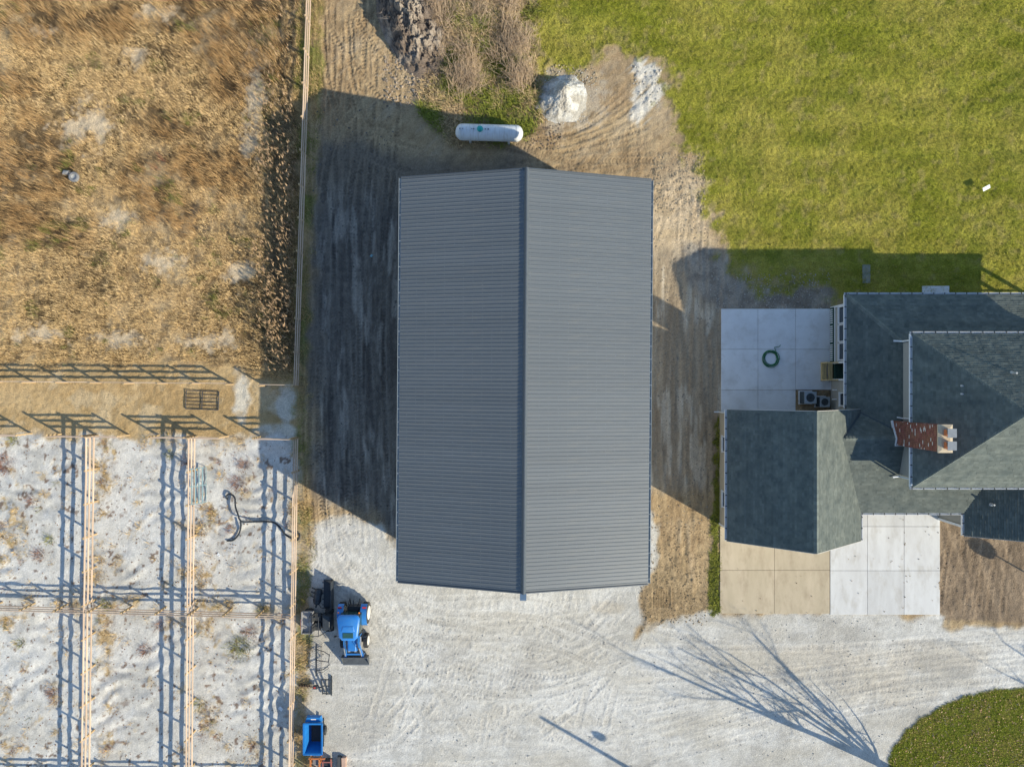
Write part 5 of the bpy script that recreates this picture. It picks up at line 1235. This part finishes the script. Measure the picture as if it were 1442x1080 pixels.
# post-hole digger
x, y = at(458, 968, .4)
t = thing('post_hole_digger', 'dark post-hole digger with a long spiral auger lying towards the fence', 'digger', (x, y, 0))
q = MB()
for xx in (-.25, .02, .30): q.bar((xx, -.60+.1*abs(xx), .12), (xx+.02, .66-.2*abs(xx), .55), .07, .07)
q.bar((-.25, .62, .52), (.32, .62, .52), .06, .06); q.bar((-.25, -.5, .16), (.32, -.55, .14), .06, .06); q.bar((-.25, .1, .35), (.32, .1, .35), .06, .06); q.bar((.36, -.65, .10), (.36, .7, .10), .08, .10)
q.build('frame', M_DK, t)
q = MB(); q.box((-.72, 0, .30), (.34, .24, .24)); gb = bevel(q.build('gearbox', M_DK, t), .03); q = MB(); q.box((-.74, 0, .425), (.14, .12, .01)); q.build('decal', mat('decal_red', (.45, .06, .04), rough=.5), gb)
q = MB(); q.tube([(-.5, 0, .32), (-.2, 0, .34)], .05); q.build('boom', M_DK, t)
q = MB(); q.tube([(-.88, 0, .26), (-1.95, .02, .12)], .035, 8)
pts = 64
for k in range(pts):
    a, a2 = k*2*math.pi*5/pts, (k+1)*2*math.pi*5/pts; xk, xk2 = -1.0-.9*k/pts, -1.0-.9*(k+1)/pts; zc, zc2 = .25-.12*k/pts, .25-.12*(k+1)/pts
    vs = [(xk, .03*math.cos(a), zc+.03*math.sin(a)), (xk, .15*math.cos(a), zc+.15*math.sin(a)), (xk2, .15*math.cos(a2), zc2+.15*math.sin(a2)), (xk2, .03*math.cos(a2), zc2+.03*math.sin(a2))]
    vs += [(p_[0]-.012, p_[1], p_[2]) for p_ in vs]
    q.add(vs, [(0, 1, 2, 3), (7, 6, 5, 4), (1, 5, 6, 2)])
q.build('auger', mat('auger_rust', (.20, .13, .08), (.11, .08, .06), scale=8, rough=.8), t, fix=False)
# blue hopper wagon
x, y = at(443, 1036, .9)
t = thing('hopper_trailer', 'blue open-topped steel hopper at the lower fence with a dark empty inside', 'hopper', (x, y, 0))
M_HB = mat('hopper_blue', (.02, .19, .50), (.016, .15, .42), scale=4, rough=.42)
def frus(x0, y0, x1, y1, z0, z1): return [((-x0, -y0), (x0, -y0), (x0, y0), (-x0, y0)), z0], [((-x1, -y1), (x1, -y1), (x1, y1), (-x1, y1)), z1]
q = MB(); bx0, by0, bx1, by1, z0_, z1_ = .42, .70, .60, 1.02, .35, 1.35; th = .04
o_ = [(-bx0, -by0, z0_), (bx0, -by0, z0_), (bx0, by0, z0_), (-bx0, by0, z0_), (-bx1, -by1, z1_), (bx1, -by1, z1_), (bx1, by1, z1_), (-bx1, by1, z1_)]
i_ = [(p_[0]*(1-th/abs(p_[0])), p_[1]*(1-th/abs(p_[1])), p_[2]+(th if k < 4 else 0)) for k, p_ in enumerate(o_)]
q.add(o_+i_, [(3, 2, 1, 0), (0, 1, 5, 4), (1, 2, 6, 5), (2, 3, 7, 6), (3, 0, 4, 7), (8, 9, 10, 11), (12, 13, 9, 8), (13, 14, 10, 9), (14, 15, 11, 10), (15, 12, 8, 11), (4, 5, 13, 12), (5, 6, 14, 13), (6, 7, 15, 14), (7, 4, 12, 15)])
bn = q.build('bin', M_HB, t, fix=False)
q = MB()
for a, c in (((-.64, -1.06, 1.33), (.64, -1.06, 1.33)), ((.64, -1.06, 1.33), (.64, 1.06, 1.33)), ((.64, 1.06, 1.33), (-.64, 1.06, 1.33)), ((-.64, 1.06, 1.33), (-.64, -1.06, 1.33))): q.bar(a, c, .07, .08)
q.build('rim', M_HB, bn)
q = MB(); q.bbox(-.36, .36, -.62, .62, .395, .41); q.build('liner', mat('dark_floor', (.10, .065, .05), (.05, .045, .045), scale=5, rough=.9), bn)  # dark brown mottled sheet over the bin floor
q = MB(); q.layers([([(-.58, 1.08), (.58, 1.08), (.50, 1.45), (-.50, 1.45)], .9), ([(-.58, 1.08), (.58, 1.08), (.44, 1.40), (-.44, 1.40)], 1.18)]); q.build('end_cover', M_HB, t)
q = MB(); q.box((.0, 1.28, 1.19), (.35, .08, .012)); q.build('decal', M_WHITE, t)
q = MB(); q.bbox(-.5, -.42, -1.0, 1.0, .28, .36); q.bbox(.42, .5, -1.0, 1.0, .28, .36); q.bbox(-.5, .5, -.04, .04, .27, .35); q.build('frame', M_DK, t)
for s_ in (-1, 1): wheel(t, (s_*.55, .1, .30), .30, .18, 14, M_BLK)
# orange machine at the bottom edge
x, y = at(452, 1078, .8)
t = thing('orange_implement', 'rusty orange steel machine frame against the blue hopper at the bottom edge', 'machine', (x, y, 0))
M_OR = mat('orange_paint', (.58, .19, .05), (.42, .14, .05), scale=6, rough=.6)
q = MB()
for a, c in (((-.82, .55, .9), (.3, .55, .9)), ((-.70, .55, .9), (-.70, -.9, .9)), ((-.08, .55, .9), (-.08, -.9, .9)), ((-.70, -.1, .9), (-.08, -.1, .9)), ((-.70, .2, .3), (-.70, .2, .9)), ((-.08, .2, .3), (-.08, .2, .9)), ((-.70, -.8, 0), (-.70, -.8, .9)), ((-.08, -.8, 0), (-.08, -.8, .9)), ((-.70, .5, 0), (-.70, .5, .9)), ((-.08, .5, 0), (-.08, .5, .9))): q.bar(a, c, .09, .09)
q.build('frame', M_OR, t)
q = MB(); q.bbox(-.60, -.20, .05, .45, .45, .80); bevel(q.build('engine', mat('engine_grey', (.16, .15, .15), (.24, .22, .2), scale=8, rough=.6), t), .04)
q = MB(); q.prism([(-.60, -.75), (-.2, -.75), (-.2, -.2), (-.6, -.2)], .5, .86, [(-.52, -.7), (-.28, -.7), (-.28, -.26), (-.52, -.26)]); q.build('chute', M_OR, t)
q = MB()
for a, c in (((.05, .25, .8), (.78, .25, .8)), ((.10, .45, .7), (.10, -.9, .7)), ((.70, .5, .85), (.70, -.9, .6)), ((.1, -.3, .75), (.7, -.3, .75))): q.bar(a, c, .06, .06)
q.build('side_frame', mat('red_oxide', (.38, .12, .09), (.28, .1, .08), scale=6, rough=.7), t)
q = MB(); q.bbox(.16, .64, -.8, .2, .12, .60); q.build('hopper_box', M_BLK, t)
x, y = at(484, 1078, .3)
t = thing('timber_block', 'weathered pinkish plank stack at the bottom edge beside the orange machine', 'timber', (x, y, 0))
for k in range(3):
    q = MB(); q.box((.02*(k % 2), 0, .06+.105*k), (.28, 1.1, .10), R(2*k-2)); q.build('plank', mat('plank_pink', (.50, .34, .25), (.40, .26, .19), scale=5, rough=.85, objvar=.1), t)
q = MB(); q.box((-.34, .05, .14), (.22, 1.1, .28)); q.build('sleeper', mat('sleeper_dark', (.07, .075, .08), rough=.8), t)

# ------------------------------------------------------------------ small things
x, y = at(1389, 265, .55)
t = thing('lawn_marker', 'small white tilted panel on a short stake in the lawn', 'marker', (x, y, 0), R(28))
q = MB(); q.box((0, 0, .56), (.56, .26, .025), M=Matrix.Rotation(R(18), 4, 'X')); q.build('panel', M_WHITE, t)
q = MB(); q.bar((0, 0, -.1), (0, 0, .55), .04, .04); q.build('stake', M_VAL, t)
for (u, v, s_, l_) in [(308, 781, .24, 'white paper scrap on the ground of the upper right pen'), (395, 998, .32, 'white paper scrap beside the long fence in the lower right pen')]:
    x, y = at(u, v, .05); q = MB(); n = 5; vs = []; rp_ = random.Random(u)
    for i in range(n):
        for j in range(n): vs.append(((i/(n-1)-.5)*s_, (j/(n-1)-.5)*s_*.75, .04*rp_.random()))
    q.add(vs, [(i*n+j, (i+1)*n+j, (i+1)*n+j+1, i*n+j+1) for i in range(n-1) for j in range(n-1)])
    o = q.build('paper_scrap', mat('paper', (.78, .78, .76), rough=.8)); o.location = (x, y, float(ground_z(x, y))+.03); o.rotation_euler = (0, 0, rp_.random()*3); tag(o, l_, 'litter')
x, y = at(105, 250, .2)
t = thing('old_tyre', 'worn grey tyre half sunk in the dry grass field', 'tyre', (x, y, .06), R(-30))
q = MB(); q.lathe([(.17, -.10), (.26, -.13), (.34, -.10), (.36, 0), (.34, .10), (.26, .13), (.17, .10), (.17, -.10)], (0, 0, .2), 'Z', 24); q.build('tread', mat('old_rubber', (.16, .16, .16), (.24, .23, .22), scale=7, rough=.9), t, True)
q = MB(); q.lathe([(.165, .06), (.10, .03), (0, .05)], (0, 0, .2), 'Z', 20); q.build('hub', mat('hub_pale', (.42, .42, .40), rough=.6), t, True)
x, y = at(93, 243, .15); q = MB(); q.layers([([(-.3, -.16), (.25, -.2), (.32, .12), (-.2, .2)], 0), ([(-.28, -.14), (.22, -.18), (.28, .1), (-.18, .17)], .16), ([(-.15, -.08), (.12, -.1), (.15, .05), (-.1, .08)], .26)]); o = bevel(q.build('stone', mat('stone_grey', (.27, .27, .26), (.18, .18, .18), rough=.9)), .04); o.location = (x, y, .05); tag(o, 'rough grey stone lying against the old tyre in the dry field', 'stone')
x, y = at(523, 360, .03); q = MB(); q.layers([([(-.14, -.05), (.02, -.12), (.14, .03), (.0, .1)], 0), ([(-.10, -.03), (.02, -.08), (.1, .02), (.0, .06)], .05)]); o = q.build('plastic_scrap', mat('teal_plastic', (.20, .36, .40), rough=.5)); o.location = (x, y, .02); tag(o, 'small pale teal scrap on the dark dirt west of the barn', 'litter')
